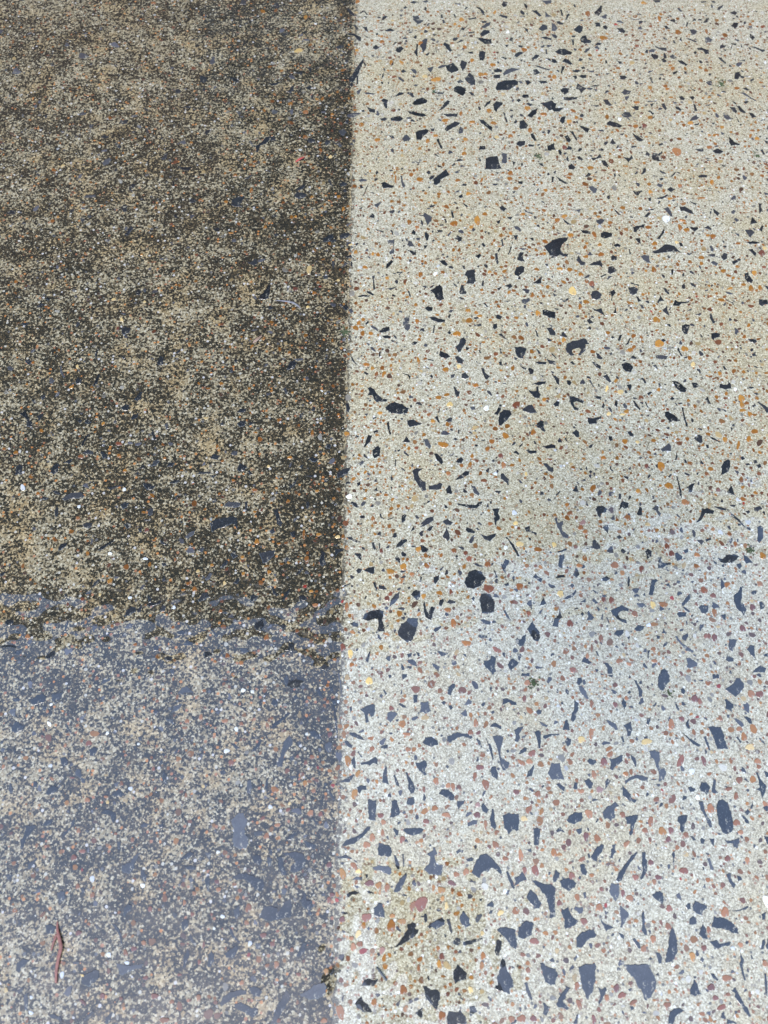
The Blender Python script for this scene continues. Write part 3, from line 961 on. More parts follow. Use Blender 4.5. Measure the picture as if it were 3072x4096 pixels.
2299 5914 68 -17 20 42 11 -42 -51 -58 -15 33
1990 5897 57 8 37 55 17 -55 -56 -17 -34 -25
2084 5867 41 5 30 -67 -15 -28 -37 28
1860 5917 25 5 34 -42 -21 -20 -29 23
1684 5997 21 17 15 -42 -10 -42 -20 17
1761 5797 40 30 33 -46 -21 -30 -44 5
1934 5536 33 16 45 -40 -10 -40 -27 -16 -32 48
1632 5674 34 -28 81 -69 -31 -5 -53 37
1594 5666 24 -8 -12 -65 -18 0
1909 5658 37 57 30 -17 -23 -35
2187 5698 20 14 1 -46 -22 -13
1736 5259 104 8 -26 -47 -25 23
2139 5274 22 -23 36 -54 -24 0 -20 38
1960 5130 44 20 44 -8 -18 -30 -37 -34 -24 26
1804 5020 54 -3 42 -20 -8 -30 -67 15
1985 4974 34 31 81 -23 -11 -46 -68 -15 -34 15
1654 5150 28 -23 44 -46 -30 0 -28 31
2294 5050 32 16 81 23 -12 -46 -35 7 -44 -61 -25 8
2492 4914 67 98 32 54 -17 -77 -53 -78
2296 4921 49 8 -4 -75 -27 22
2091 4846 37 20 30 -20 -17 -30 -41 8
2818 5058 71 -8 3 -18 -35 -35 -32 30
2942 5043 47 30 27 -41 -7 -20 -39 20
2221 4794 13 8 4 -60 -14 -4
2689 4876 29 -7 8 -45 -31 7
2574 4567 25 7 -13 -65 -16 7
2666 4516 21 22 0 -36 -19 -15
1818 4156 43 -21 48 17 19 -89 -31 28 -54 30
2005 4094 28 89 0 -96
2044 4080 34 3 -13 -20
1764 4018 25 23 35 -43 -41 -15
1465 4107 36 -41 -31 -27 -10 13
1493 4309 39 -21 -31 -17
1561 4225 66 35 -2 -21 -37 -28
3007 6014 89 9 -6 -42 -44 0
3173 5989 63 34 49 -42 -43 -31 -37 5
3078 5905 85 -17 -51 -5
3221 5822 65 -25 -34 -13
3642 5997 22 17 17 -75 -23 8
3562 5805 31 -5 -5 -23
1257 8082 24 55 44 -20 -14 -62 -36 -15
1445 7969 23 30 31 -51 -9 -30 -33 20
1491 8133 24 -51 24 -21 -16 -62 -18 41
1571 7989 56 4 49 -85 -29 -17 -31 47
1711 7989 61 -98 -63 -14
976 8047 48 -7 46 -71 1 -61 -31 20 -18 71
1212 7912 29 16 74 -31 -12 -40 -51 26
889 7863 94 28 -9 -34 -70 -14
856 8010 22 37 21 -7 -30 -41
755 8108 76 -12 -15 -21 -48 11
405 8123 50 31 28 -17 -36 -29
272 8108 43 36 51 -21 -45 -27
199 8026 31 35 23 -31 -31 -16
417 7999 22 52 20 -25 -7 -33
300 7903 67 5 13 -51 41 -26 -36 -45 -34 -10 -41 61
-28 7823 13 74 35 15 21 -25 -42 -44
-269 7948 60 51 42 -81 -21 0 -28 51 -34 -31
-405 8030 35 -10 36 -62 42 -55 -34 0 -49 35
600 7924 24 4 2 -61 -22 4
611 7837 24 6 17 -47 -32 -6
735 7928 18 10 14 -61 -11 -6
1024 7736 58 60 49 14 -17 -54 -50 -46 -34 12
1025 7827 65 0 -8 -31 -42 -6
1002 7627 47 63 61 -8 5 -35 -56 -36 -36 -24
958 7568 58 4 53 -20 55 -4 -4 -69 -68 -9 -65 68
802 7696 22 34 20 -14 44 60 -8 -30 -44 -70
883 7657 69 9 -4 -29 -59 -6
1464 7736 52 -40 -2 -59 -27 39
1619 7696 54 80 47 -20 2 -54 -57 -32
1770 7796 39 -20 20 -60 -29 -50 -40 10
1637 7577 62 10 51 -29 -2 -26 -66 12
6 7682 55 34 55 -34 -28 -20 -54 0
-230 7736 51 0 18 -89 -39 35
-327 7766 30 0 36 -70 -35 -6
-407 7631 85 6 83 -60 0 -64 -34 15 -28 59 -62 20
-224 7623 73 -55 -27 0
-90 7627 21 20 14 -24 -24 -20
306 7568 17 39 22 -16 -12 -43
499 7627 54 -4 -28 -32
253 7666 14 56 13 -56 -41 16
712 7548 17 24 55 0 -29 -44 -30 -9
754 7489 49 59 36 -29 -51 -20
530 7499 35 39 12 -39 -27 -6
1306 7528 18 55 26 -15 -8 -59
614 7470 18 39 53 -49 11 -68 20 -10 -35 -29 -32 49
976 7305 10 58 34 13 33 -23 -14 -86 -20 -44 -35 11
1339 7292 24 52 48 19 39 -19 -42 -29 -36 -39
1518 7257 52 67 37 -19 -35 -48 -41 -9
1393 7460 54 -10 -12 -35 -33 12
1203 7273 28 13 39 -19 -15 -25
1387 7248 43 0 -9 -38
1670 7396 20 -4 -1 -68 -18 0
1667 7267 46 -10 10 -47 -32 28
117 7382 11 45 54 13 27 -33 -27 -34 -14 -29 -34 5
306 7353 25 39 4 82 21 -4 -5 -78 -2 -116 -20 29
-116 7431 34 35 31 -45 -31 -33 -27 8
88 7450 20 49 34 14 -27 -43
424 7315 48 48 -5 -39 -23 -25
535 7431 10 -10 1 -77 -11 9
864 7357 54 6 8 -39 -36 6
628 7153 82 47 57 -94 -15 -29 -67 -28 -39 38
776 7172 22 66 59 -34 -23 -80 -29 -52 -18 52
440 7124 67 23 -7 -41 -21 -53 -26 34
1120 7096 41 28 48 -28 -7 -32 -58 -5 -22 9
1116 7021 67 10 0 -56 -61 -4 -12 22
1210 7040 36 56 62 32 92 -22 -68 -29 -62 -37 -53 -28
1525 7162 59 -9 116 -57 -14 -9 -78 28
1524 7096 37 13 42 -60 -69 -28 -11 28
270 7106 50 3 16 -41 -11 -41 -26 22
170 7077 30 29 32 -34 -40 -23
-27 6975 9 56 24 41 -11 -79 -18 -33
132 7003 33 -10 46 -55 -17 -19 -36 33
-279 7008 21 14 -3 -128 -20 -8
-222 7234 33 -5 -13 -14
-215 7204 20 0 17 -61 -16 0
817 6965 54 94 38 -47 17 -65 -3 -65 -40 -9 -31 37
697 6827 34 40 46 -3 52 -37 -12 -64 -25 -42 -45 33 -38 27
740 6928 34 32 41 -41 -29 0 -34 -18
847 6781 39 0 34 -60 -43 15
1123 6836 26 74 75 37 107 9 31 -28 -10 -46 -97 -77 -118 0
1358 6934 31 7 18 -37 -27 -7
1429 6947 40 0 24 -37 -49 -37
1561 6938 86 3 8 -31 -64 -13
1374 6721 29 29 52 -5 -3 -42 -47 -7
1557 6627 120 36 37 -36 -8 -89 -66 -9
1325 6672 28 18 21 -30 -31 -24
1413 6618 34 18 43 -36 -34 -17
1414 6449 58 80 60 30 -18 -66 -50 -70
1087 6609 35 45 64 -18 -8 -36 -42 -44 -23 -63 -20 45
994 6574 29 62 52 36 -13 -45 -55 -57
290 6873 33 18 26 -9 -27 -27
102 6718 48 63 59 -5 -20 -31 -59 -24
-204 6776 52 0 66 -18 -26 -17 -72 9
479 6790 79 -9 52 6 -14 -33 -65 -4
280 6627 40 54 65 28 52 -46 -14 -36 -79 -27 -45 0
531 6511 75 125 27 31 32 -13 -21 -45 -54 -62
-27 6672 26 18 40 -18 -7 -63 2 -53 -22 3 -19 50
-179 6588 94 -50 -6 -45 -52 13
-228 6529 33 9 6 -27 -25 -9
233 6520 58 -9 103 -26 32 -32 -46 -13 -77 18 -51 27
588 6476 65 9 80 0 -10 -45 -97 0
64 6423 58 23 39 3 32 -35 -33 -35 -51 -4 -39 13
-46 6414 52 18 32 -18 -32 -32 -32 6
525 6423 48 -27 -20 -17
595 6274 27 52 79 53 51 -18 -21 -35 -72 -52 -46 -31
934 6405 51 -9 79 -96 -3 -60 -31 34 -42 52 -31 27
1179 6511 24 -26 19 -115 -20 -5 -11 67
1327 6300 11 79 41 26 39 -79 -16 -43 -64 -9
1279 6361 23 49 17 -31 -25 -35
306 6231 33 26 77 21 25 -21 -14 -35 -39 -34 -26 -60 -45 8
454 6283 45 5 -7 -40 -26 -5
174 6145 23 51 26 9 37 -51 -13 -35 -51 -8
38 6196 57 -8 10 -43 -29 5
-33 6257 32 -26 -25 -9
1430 6214 32 8 25 -94 -20 -9 -28 43
1285 6089 30 30 63 0 -10 -51 -46 -25 -30 22
508 6136 26 18 35 -120 -5 -32 -21 32
1401 6077 56 -9 -8 -25 -44 0
1583 6060 73 34 5 -92 -76 0
1675 8154 41 -10 83 10 -4 -52 -56 -20
-502 7431 33 29 61 -10 -33 -43 -47 -5
-404 7238 34 0 7 -38 -33 0
-448 6257 57 26 26 -43 -25 -52 -38 17
1820 7816 35 11 45 -41 -23 -24 -46 20
1873 8005 25 -6 8 -96 -23 5
1918 7837 21 81 30 26 5 -20 -34 -77
2023 8071 16 25 19 -56 -24 0
2235 7958 39 41 42 68 19 -12 -17 -97 -41 -55 -32 21
2225 7802 56 0 4 -66 -53 0
2305 7746 33 16 20 -36 -21 -36 -28 20
1987 7686 69 80 39 -30 -9 -60 -36 -45 -37 35
2444 7722 68 -6 25 -50 -22 -35 -38 26
2046 7548 28 49 43 14 7 -63 42 -29 -14 -30 -69 -10 -31 30
2190 7460 31 39 54 -6 -24 -33 -49 -10
2064 7353 32 49 47 25 -15 -45 -38 -38
1958 7597 49 10 -7 -30 -30 0
1954 7548 38 4 -17 -98 -16 6
2886 8154 35 0 56 0 -19 -37 -50 -4
2587 7887 71 -40 73 30 -24 -30 -64 -10
3123 8020 32 10 26 -57 -22 -8
2951 7746 27 10 33 -54 -48 0
3215 7690 43 12 33 -36 -33 -55 -41 0
3369 7796 46 71 35 4 -22 -55 -31 -20
3180 7746 20 70 18 -20 -24 -66
3657 7746 37 56 54 -6 -24 -60 -33 -34
3686 7958 47 27 29 -33 -27 -34 -40 10
3495 8082 20 0 3 -48 -25 0
3551 7999 17 41 70 42 -21 -42 -43 -47
3394 8129 57 8 11 -20 -58 -9
3508 8144 41 -7 9 -29 -35 0
3355 7577 36 10 47 -49 -41 -39 -34 0 -6 -39 -9 49
3241 7411 56 16 68 -45 -4 -52 -46 -6 -6 49 -51 15
3198 7349 30 24 13 -29 -27 -20
3153 7564 42 -6 72 -45 -26 -14 -50 33
3014 7528 15 10 12 -59 -26 10
3819 7577 18 60 44 -60 -29 -45
3600 7493 72 -14 -11 -25 -38 12
3718 7509 5 -88 -18 10
3795 7440 59 -5 99 -53 -33 -33 -58 53
3580 7376 32 70 3 -25
3517 7402 39 -10 -25 -29
2807 7460 43 -33 81 -6 0 -48 -54 3 -55 45
2743 7382 36 20 40 -10 -26 -39 -47 0
2697 7344 16 48 26 -10 -12 -48
1768 7363 50 39 55 5 76 -58 -17 -30 -75 -14 -65 25
2947 7296 38 28 33 -48 -31 -28 -35 19
2853 7248 29 19 28 -44 -23 -23 -26 10
3019 7234 47 0 51 -62 -24 -25 -54 44
1725 7257 40 -9 22 -48 -41 -9 -25 19
1832 7219 28 42 39 -13 41 -71 -28 -11 -51 34
1998 7229 18 44 38 -25 -30 -29
2394 7229 52 -14 7 -34 -38 0
2273 7229 21 5 2 -43 -25 -6
3442 7276 34 0 39 -85 -9 -14 -39 46
3656 7229 68 19 -17 -33
1801 7049 19 98 37 6 -18 -47 -23 -66
1918 7087 48 15 52 -15 -44 -34 -38 11
2012 7134 38 13 13 -32 -37 -9
2070 7077 81 10 -10 -28 -33 0
2396 7012 53 4 24 -26 -31 -34 -39 4
2940 7059 64 28 -19 -38 -37 -28
3062 7072 26 -4 -2 -37 -23 3
2695 6984 20 9 15 -83 -18 0
3561 6993 18 66 49 9 5 -47 34 -28 -17 -22 -37 13 -18 -24 -32 5
3714 6956 44 22 -2 -26 -42 -33
1976 7003 36 24 52 -6 -11 -46 -40 0
1917 7012 41 4 9 -41 -28 -19
1933 6827 28 83 35 -46 53 -28 -71 -86 -7 59
1774 6809 35 33 59 -6 -12 -64 -43 -33 -23 33
2074 6855 56 27 59 -4 -49 -23
2254 6873 35 18 -8 -49
2297 6901 37 33 9 -15
2387 6772 39 51 65 -33 -27 -36 -48 -15
1798 6709 79 5 65 -5 -16 -28 -80 -21 -45 12
1681 6718 29 -37 -33 -9
1675 6654 49 -36 -18 -62 85 9 -50 -59 -52 5 -23 27
2193 6672 46 6 37 -83 -34 -7 -30 21
2074 6595 66 5 4 -17 -33 -9
2957 6718 34 9 24 -37 -14 -30 -31 12
3062 6718 41 9 15 -28 -32 -36
2622 6660 112 3 -15 -14 -74 -13
3564 6781 64 -9 98 -109 -14 -9 -79 73
3618 6827 37 22 34 -44 -36 -5
3089 6836 52 -27 -10 -22 -22 22
2767 6618 34 9 16 -71 -18 -32 -25 50
2652 6618 44 9 -28 -68
2465 6577 38 14 40 -8 -15 -54 -32 5
2617 6520 27 9 37 -48 -19 -14
2352 6467 37 44 51 -12 16 -59 -51 -12 -38 7
2899 6583 33 5 28 -59 -19 -9 -35 27
3086 6618 23 -18 5 -80 -30 -3
3443 6574 52 0 15 -63 -23 -23 -27 32
3516 6583 28 8 49 -89 -16 -17 -41 26
3485 6663 33 -36 -1 -27 -25 27
3618 6499 43 -14 24 -45 -48 -17
3360 6467 47 9 33 -71 -52 -5 -22 23
3477 6467 33 -106 -18 9
1937 6458 25 30 19 -21 -8 -39 -26 4
1730 6379 25 61 46 9 -20 -79 -22 -26
2198 6361 29 27 67 -27 54 -38 -30 -31 -69 13 -48 25
1916 6330 52 -21 51 -26 -29 -69 -22 34 -34 44
2063 6361 33 9 -17 -35
3227 6361 39 0 -25 -31
3049 6335 62 26 -18 -31 -33 -7
1818 6248 35 0 34 -112 -17 -13 -23 65
1761 6179 36 23 26 -66 -16 -37 -27 12
2193 6085 33 69 34 -69 -37 -13
2432 6222 46 -34 56 -60 -40 -17 -29 17 -21 43
2290 6214 65 5 -23 -28
2667 6077 41 22 7 -27 -38 -17
2364 6136 15 -8 -15 -43
3367 6179 27 -43 25 -42 41 -17 -8 -12 -85 -10 -9 56
3704 6128 35 -9 -8 -42 -21 17
1754 6002 36 53 34 -21 -7 -32
-2485 -341 25 7 42 -3 -19 -21 -4 -20 -25 17
-2283 -448 24 13 19 20 8 -27 -24 -8
-2123 -445 20 13 26 -3 14 -37 -12 -19 -24 -14 -19 27
-1724 -313 1 27 32 14 22 3 14 41 39 21 -8 -31 -18 -34 1 -31 -27 -31 -35 7
-1600 -310 23 0 22 -34 5 -41 -23 11 -21 30
-1354 -255 35 34 35 24 32 -17 -42 -34
-1313 -296 36 15 42 -12 -1 -20 -53 3
-1677 -531 23 23 27 -10 -4 -26 -24 -17 -11 -29 -13 19
-1362 -571 9 14 23 -7 -1 -26 -21 -3
-1299 -616 24 23 19 -10 0 -39 -27 -23 -12 16
-1746 -623 22 0 29 -26 19 -32 14 -51 -10 -10 -13 48 -30 32
-1860 -619 24 -13 32 -23 -36 0
-2174 -629 43 6 32 -19 -8 -39 -44 0
-1695 -840 41 -9 51 -7 50 7 36 0 -5 -22 -56 -10 -31 -15 -30 -16 -26 10 -8 31
-1269 -808 24 50 16 -44 -20 -63 -17 -9
-1896 -921 40 25 47 19 23 -10 -1 -40 -26 -19 -18 -24 -37 3 -22 9
-1959 -837 28 7 19 -10 -23 -12 -22 3
-2318 -846 37 31 50 -12 -41 -38 -15 -34 -25 15
-2237 -877 37 12 44 0 -40 -19
-2240 -1026 21 25 16 -49 2 -51 -20 9
-2298 -995 45 25 11 -22 -33 -15
-2074 -1122 37 9 45 -15 26 -33 -44 15 -36 6
-1858 -1152 27 30 32 24 12 -6 -21 -27 -26 -18
-1719 -1164 7 30 34 33 5 -9 -12 -42 -12 -17
-2339 -276 46 41 9 -10 -38 -65 -20 7
-1978 -421 20 13 15 -24 -15 -23
-1898 -303 22 3 8 -27 -23 3
-2355 -603 21 6 9 -32 -17 -7
-1194 -204 46 0 6 -24 -9 -34 -13 24
-862 -228 22 11 23 -11 17 -31 -21 -24 -35 7 -7 24
-775 -235 19 7 20 -20 -6 -35 -18 -13 -9 27
-763 -186 23 0 2 -42 -19 7
-707 -235 34 7 9 -41 22 -61 -7 -14 -26 3 -18 51
-663 -207 83 7 46 -14 18 -34 -7 -42 -37 -27 -29 -17 -27 17 2 27 33 18 -20 30 -31 21 -22 -7
-1000 -354 50 24 45 3 62 -24 53 -17 10 -37 -20 -37 -38 14 -36 37 -43 23 -52 -3
-752 -378 37 14 -21 -34
-1175 -374 24 33 13 -23 3 -74 -16 3
-1277 -364 22 10 10 -24 -18 -13
-671 -425 26 8 16 -15 -14 -26 -19 6
-1057 -485 36 13 2 -33 -22 7
-971 -544 35 26 7 -46 -13 -33 -18 7
-541 -498 20 60 19 -20 -6 -27 41 -6 8 -34 -17 -26 15 -20 -22 -6 -16 33 -30 19
-802 -590 12 39 17 26 37 4 48 -10 6 -33 41 66 36 20 10 -47 -1 -59 -26 -6 -58 -7 -44 -16 -37 10
-1245 -694 13 16 18 -35 24 -26 -6 -12 -27 19
-1110 -815 14 45 24 -26 -1 -38 -19 -31 -22 6
-1014 -796 37 32 42 19 10 -25 -13 -32 -20 -16 -37 6
-993 -642 23 -13 17 -39 39 -32 -7 -9 -38 28 -24 26
-554 -802 20 38 21 38 18 -6 -6 -45 -24 -25 -17 -13
-823 -732 37 0 5 -26 -25 -9
-405 -452 22 7 2 -20 -20 -3
-341 -902 21 25 14 -7 -21 -28
-839 -977 28 10 33 -10 19 -18 -13 -31 -36 4 -19 18
-777 -884 32 10 15 -19 -17 -19 -21 7
-1021 -1068 21 42 41 28 70 15 33 -9 -2 -21 -56 -9 -48 -28 -34 -24
-929 -1065 38 12 51 -18 58 -18 5 -27 -30 -21 -44 21 -44 18 -26 15
-527 -1013 46 21 48 34 57 12 19 -24 -9 -49 -43 -16 -49 -9 -51 18
-696 -1169 14 53 26 54 26 43 20 33 26 -27 -2 -25 -26 -48 -27 -36 -12 -47
-2644 791 35 10 28 -14 -10 -17 -41 -1
-2509 783 39 36 44 8 27 -28 -17 -36 -62 -17 -26 13
-2370 819 41 12 44 4 -19 -56 -28 -28 -31 36
-2653 696 17 26 33 2 9 -59 -28 8
-2613 590 15 39 31 7 16 -22 29 -8 1 -27 -52 -23 -30 11
-2418 708 2 32 25 0 4 -24
-2050 876 35 48 59 17 -9 -25 -46 -20
-1473 827 28 45 40 8 49 -45 -6 -20 -53 0
-1502 692 15 48 55 19 -5 -27 -22 -24
-1636 700 29 24 19 -24 -22 -16
-1555 657 45 -4 28 -4 0 -35 -25 8
-2044 444 25 19 36 -11 -10 -30 -13 -23 -28 4
-2241 391 37 6 23 -21 8 -26 -21 -17 -30 17
-2121 294 9 22 27 4 9 -34 4 -25 29 -12 4 -25 -21 3 -28 34 -25 11
-2397 235 23 3 14 -18 -7 -24 -25 5
-2561 183 5 44 17 -7 17 -51 -18 -8
-2299 161 14 37 32 13 38 -17 -15 -25 -29 -15 -22 -7
-1854 150 35 33 23 4 35 -33 -21 -18 -47 7
-1522 264 9 49 23 -34 9 -52 -14 -11 -18 19
-1544 414 14 11 22 -15 -14 -15
-1551 369 22 11 7 -26 -19 -8
-1400 264 21 22 14 -22 -17 -18
-1462 422 28 38 10 -19 -20 -34
-1912 38 24 23 39 -5 41 -18 9 -36 -15 -35 -19 28 -8 32 -42 0
-2291 -47 21 35 52 13 -11 -31 -35 -17
-2396 -40 46 3 24 -7 -18 -32 -30 -42 -16 -59 -22 -9 -4 47 15 42
-2148 -125 12 42 34 29 15 49 15 7 -1 -42 -32 -43 -33 -35
-2003 -76 17 14 25 -14 -17 -14
-1632 -40 28 17 32 -10 -17 -21 -30 0
-1513 -40 29 14 7 -28 -23 -4
-2067 67 4 29 22 7 1 -32 -13 -18
-1773 -167 0 28 23 0 2 -47 -15 0
-2564 399 -3 38 8 23 4 -38
-2671 483 -3 15 30 11 -11 -26
-2663 437 12 23 25 -8 -11 -23
-2247 645 27 -39 39 -47 -12 -3 -33 34
-1844 224 30 12 0 -31 -19 -4
-1717 529 28 3 6 -23 -23 -7
-1753 467 31 4 -4 -27
-723 932 19 29 35 -45 56 21 38 -5 -3 -28 -24 -32 -48 -16 -38 16 -21 28
-486 851 15 17 26 -25 9 -48 -20 12
-388 860 20 17 8 -26 -16 -12
-804 755 14 44 34 -24 11 -59 -30 24
-644 807 20 16 18 -32 -25 -8
-374 779 28 4 9 -28 -24 -7
-369 819 21 -95 20 -79 5 -93 -2 -50 -12 65 -9 78 -19 87
-332 973 11 0 13 -57 8 -73 9 -44 -10 4 -14 73 -11 48
-1022 736 29 -4 34 -32 -20 0
-1193 696 19 20 21 -12 -14 -24
-794 587 18 35 46 31 51 43 20 -4 -38 -39 -47 -43 -38 -26
-742 346 25 68 19 84 38 46 26 -38 -3 -31 -34 -31 -21 -60 -9 -56 -28 3
-924 422 29 45 29 46 20 -4 -17 -42 -30 -30
-1076 490 36 -4 42 -34 -31 -4
-529 567 44 8 33 -31 25 -35 -48 8 -33 19
-410 486 27 12 20 -8 -2 -61 -24 -7 -20 30
-602 490 15 23 13 -30 -19 -12
-653 399 27 6 9 -25 -27 -15
-1219 579 23 10 9 -14 -19 -8
-1272 637 15 8 10 -19 -20 -4
-1128 301 26 15 21 -18 -14 -19 -24 0
-934 161 -2 81 27 7 12 -59 -10 -32
-819 183 12 66 15 12 2 -41 -9 -41
-651 272 43 3 4 -18 -27 -8
-402 190 24 -3 24 -26 20 -40 -15 -3 -28 36
-410 224 19 7 8 -22 -19 -8
-1027 -5 51 43 31 -3 9 -22 21 -18 -9 -42 -4 -50 24 -21 6 -35 -17 -31 -45 -2 -39 19 -11 42 8 49 -19 43
-868 -83 30 11 35 -7 -14 -28 -42 0
-663 -135 33 31 45 28 -7 -21 -21 -35
-537 -132 35 -10 50 -18 -3 -26 -50 5
-485 2 15 8 29 -43 -15 -7
-1184 -139 21 21 10 -28
-552 653 15 16 6 -40 -12 -7
-2535 2332 18 29 46 25 80 7 30 -32 -13 -24 -72 0 -69 -20
-2637 2406 45 0 39 -20 -2 -17 -32 7
-2707 2337 34 15 33 -10 -20 -20
-2183 2431 47 14 63 10 6 -12 -48 -12 -52 -20
-1912 2470 46 -5 53 -20 -15 -34 -40 0 -36 29
-1705 2475 36 20 45 5 7 -20 -49 -15 -32 3
-2578 2235 13 34 17 -15 6 -39 -11 -38 -16 19
-2070 2288 34 20 32 -5 -9 -39 -33 -20
-1852 2235 28 24 20 -15 -4 -43 -21 -14 -15 19
-2340 2115 32 22 41 -8 4 -28 -28 -18 -33 13
-1651 2322 14 39 17 10 -14 -39
-2498 1922 13 37 47 10 0 -28 -30 -33 -24 -9
-2195 1903 22 33 48 33 46 16 -3 -12 -40 -28 -30 -32
-1727 1997 42 -28 29 -19 -35 0 -29 19
-1693 1802 34 9 7 -27 -29 -9
-1675 1675 20 23 10 -36 -19 -5
-1535 2015 35 41 37 12 -4 -36 -44 -30
-2906 1720 32 18 10 -9 -20 -31 -17 0
-2196 1608 11 40 31 27 6 -13 -32 -45
-2395 1559 20 9 9 -31 -21 -4
-1923 1393 7 43 35 26 34 -4 8 -26 -31 -26 -40 -22
-1835 1436 25 39 13 -8 -11 -48 -21 0
-1771 1537 11 22 20 -31 2 -31 -15 -4
-1764 1475 19 22 52 -4 15 22 19 -9 -12 -22 -37 -13 -41 -7
-1665 1436 17 39 24 -8 -2 -40 -25 -4
-2804 1341 16 26 57 -9 -8 -26 -31 -17
-2722 1285 20 4 30 -25 -30 1
-2354 1324 17 30 11 -18 -12 -60 -10 -4
-2280 1255 20 10 23 -14 -23 -13
-1912 1306 33 35 31 -9 -9 -30 -33 -8
-1681 1162 11 17 27 -17 -1 -29 -29 0
-2800 1162 30 17 60 -4 39 -13 -1 -12 -77 8 -49 -6
-2686 1112 16 25 36 8 1 -29 -22 -17
-2458 1087 39 42 28 8 2 -38 -19 -33 -35 8
-1593 1079 19 16 43 -8 -14 -29 -33 0
-1525 1272 40 17 27 -17 -14 -25 -34 4
-1542 1230 36 17 14 -13 -36 -13
-1466 1187 31 26 35 -17 -6 -25 -50 0
-1546 996 32 8 8 -41 -21 0
-2021 2120 25 14 32 -10 0 -33 -26 -9
-1910 2086 35 5 0 -38 -19 5
-1871 2163 58 4 -7 -19 -35 -2
-1588 2148 27 -5 -16 -21
-1352 2131 36 33 76 13 61 12 36 -17 10 -74 -7 -17 -34 50 -59 -37 -61 -13 -36 -30
-1249 2290 30 26 95 -17 -6 -31 -38 -11 -79 11
-1096 2307 26 9 1 -85 -20 17
-862 2240 30 17 19 -68 23 -58 -10 -30 -33 30 -11 58
-747 2445 53 69 15 9 -29 -70 -30 -34
-615 2299 23 17 10 -43 -23 -33
-1353 2316 29 31 14 -31 -30 -17
-1425 1905 28 29 21 -8 -17 -38
-1174 1877 32 28 26 -44 -36 -24
-1246 1770 41 59 21 -8 -17 -40 -29 -20
-957 1885 90 20 34 0 -9 -44 -50 -56 -30 -3 -18 51
-771 1829 29 24 23 -16 -29 -29
-891 2065 37 24 14 -33 -26 -21
-728 2048 37 17 10 -50 -22 -8
-494 1821 17 84 23 -12 2 -56 13 -40 -27 -21 -23 21
-403 1821 26 32 -1 65 61 0 0 -20 -37 -16 -22 -45
-402 1953 51 5 -12 -21
-1351 1679 33 50 21 -11 -17 -39 -24 -16
-1138 1647 39 44 12 -20 -20 -36
-1389 1516 32 54 38 0 13 -31 -31 -23 -43 -20
-851 1624 23 -8 33 -62 -10 -15 -28 31
-756 1516 13 54 35 38 5 -15 -24 -54 -21 -31
-675 1710 29 39 32 24 -2 -24 -36 -39
-1004 1546 29 16 32 -23 -13 -31 -37 -8
-638 1546 37 8 31 -28 -22 -18 -37 3
-959 1311 13 30 50 27 15 -57 -24 -37 -30 7
-1290 1319 15 0 58 -79 -14 -11 -41 52
-1109 1259 -2 67 12 0 2 -67
-775 1319 36 15 20 -15 -18 -30
-643 1326 44 8 1 -30
-1051 1156 51 0 20 -29 -31 -15 -30 10
-729 1131 35 25 -9 44 52 -22 -2 -29 -18 -22
-934 1156 21 15 2 -37
-1310 1127 44 0 23 -22 -34 -22 -28 -7
-632 2532 56 8 25 -26
-1396 2540 64 0 -30 -26
-488 2505 48 0 -23 -31
-361 2540 47 0 -15 -21
-217 2471 34 13 -6 -31 -20 -14
-469 1639 37 8 -6 -23
-1109 1554 22 16 2 -31
-464 1004 28 36 44 -22 -21 -36
-2278 3932 31 21 53 -11 -4 -41 -39 -31 -27 11
-2198 4323 15 28 37 -17 -12 -44 -27 0
-2138 4344 15 22 20 -22 -14 -28
-3045 4167 28 38 28 -11 -28 -42
-2980 4247 13 26 26 -26 -7 -32
-3161 3984 32 14 44 -4 -21 -31
-2678 3974 15 41 25 -31 -24 -35
-2466 3668 15 70 10 -10 -4 -90 -11 -10
-2748 3548 13 20 23 -69 25 -49 -11 -10 -34 49
-2596 3401 18 45 41 -25 -6 -39 -32 -6
-2819 3431 20 15 34 -35 -12 -29 -30 10
-2440 3363 16 68 10 48 21 -9 -10 -69 -23 -48
-3193 3548 24 10 41 -25 -16 -24 -35 10
-1930 3588 26 70 28 -14 4 -76 -38 -4
-2053 3209 -20 29 33 67 25 0 -8 -67
-3010 3096 51 38 26 -56 54 -75 -3 -31 -42 7 -20 71 -38 28
-2857 3068 43 38 4 -28 -23 -56
-2178 3153 36 37 35 -9 -10 -57 -33 0
-2083 3050 12 37 48 15 -4 -37 -38 -25
-2455 3012 18 47 36 -43 -27 -18
-2518 3031 15 28 24 -28 -8 -22
-1904 2920 23 19 33 -83 -23 -5
-2293 2739 14 14 52 -32 5 -36 -40 4
-2430 2739 35 32 52 -23 -4 -27 -57 4
-2452 2811 11 54 34 46 9 -9 -26 -46 -14 -63
-2667 2561 14 62 28 27 23 -18 -3 -62 -27 -26
-2942 2544 -5 70 27 27 29 -27 4 -70
-2569 2650 28 26 38 9 -17 -44
-1868 2614 17 53 39 18 11 -26 -28 -36
-1741 2614 21 36 40 0 -13 -36
-1970 2597 44 35 12 -35
-2004 2544 37 26 35 -26
-2856 3257 29 25 10 -29 -22 -30
-2924 3219 21 19 23 -38 -24 -4
-2237 3648 22 10 14 -26 -21 -8
-1784 3688 31 30 10 -20 -23 -20
-3051 3608 30 20 31 -30 -21 -30 -28 20
-3085 3608 -38 20 42 4
-1798 2994 23 15 14 -52 -20 -9
-1103 4247 7 33 48 75 23 54 19 -10 -4 -87 -6 -54 -34 -21
-826 3529 26 69 41 20 18 -30 -14 -50 -42 -19
-768 3628 76 10 9 -20 -50 -14
-363 4162 35 32 18 -42 -26 -32
-313 4131 29 21 18 -43 -26 -14
-383 3870 26 21 9 -31
-1019 4152 25 32 19 -32 -25 -21
-548 4497 53 11 -7 -44 -36 0
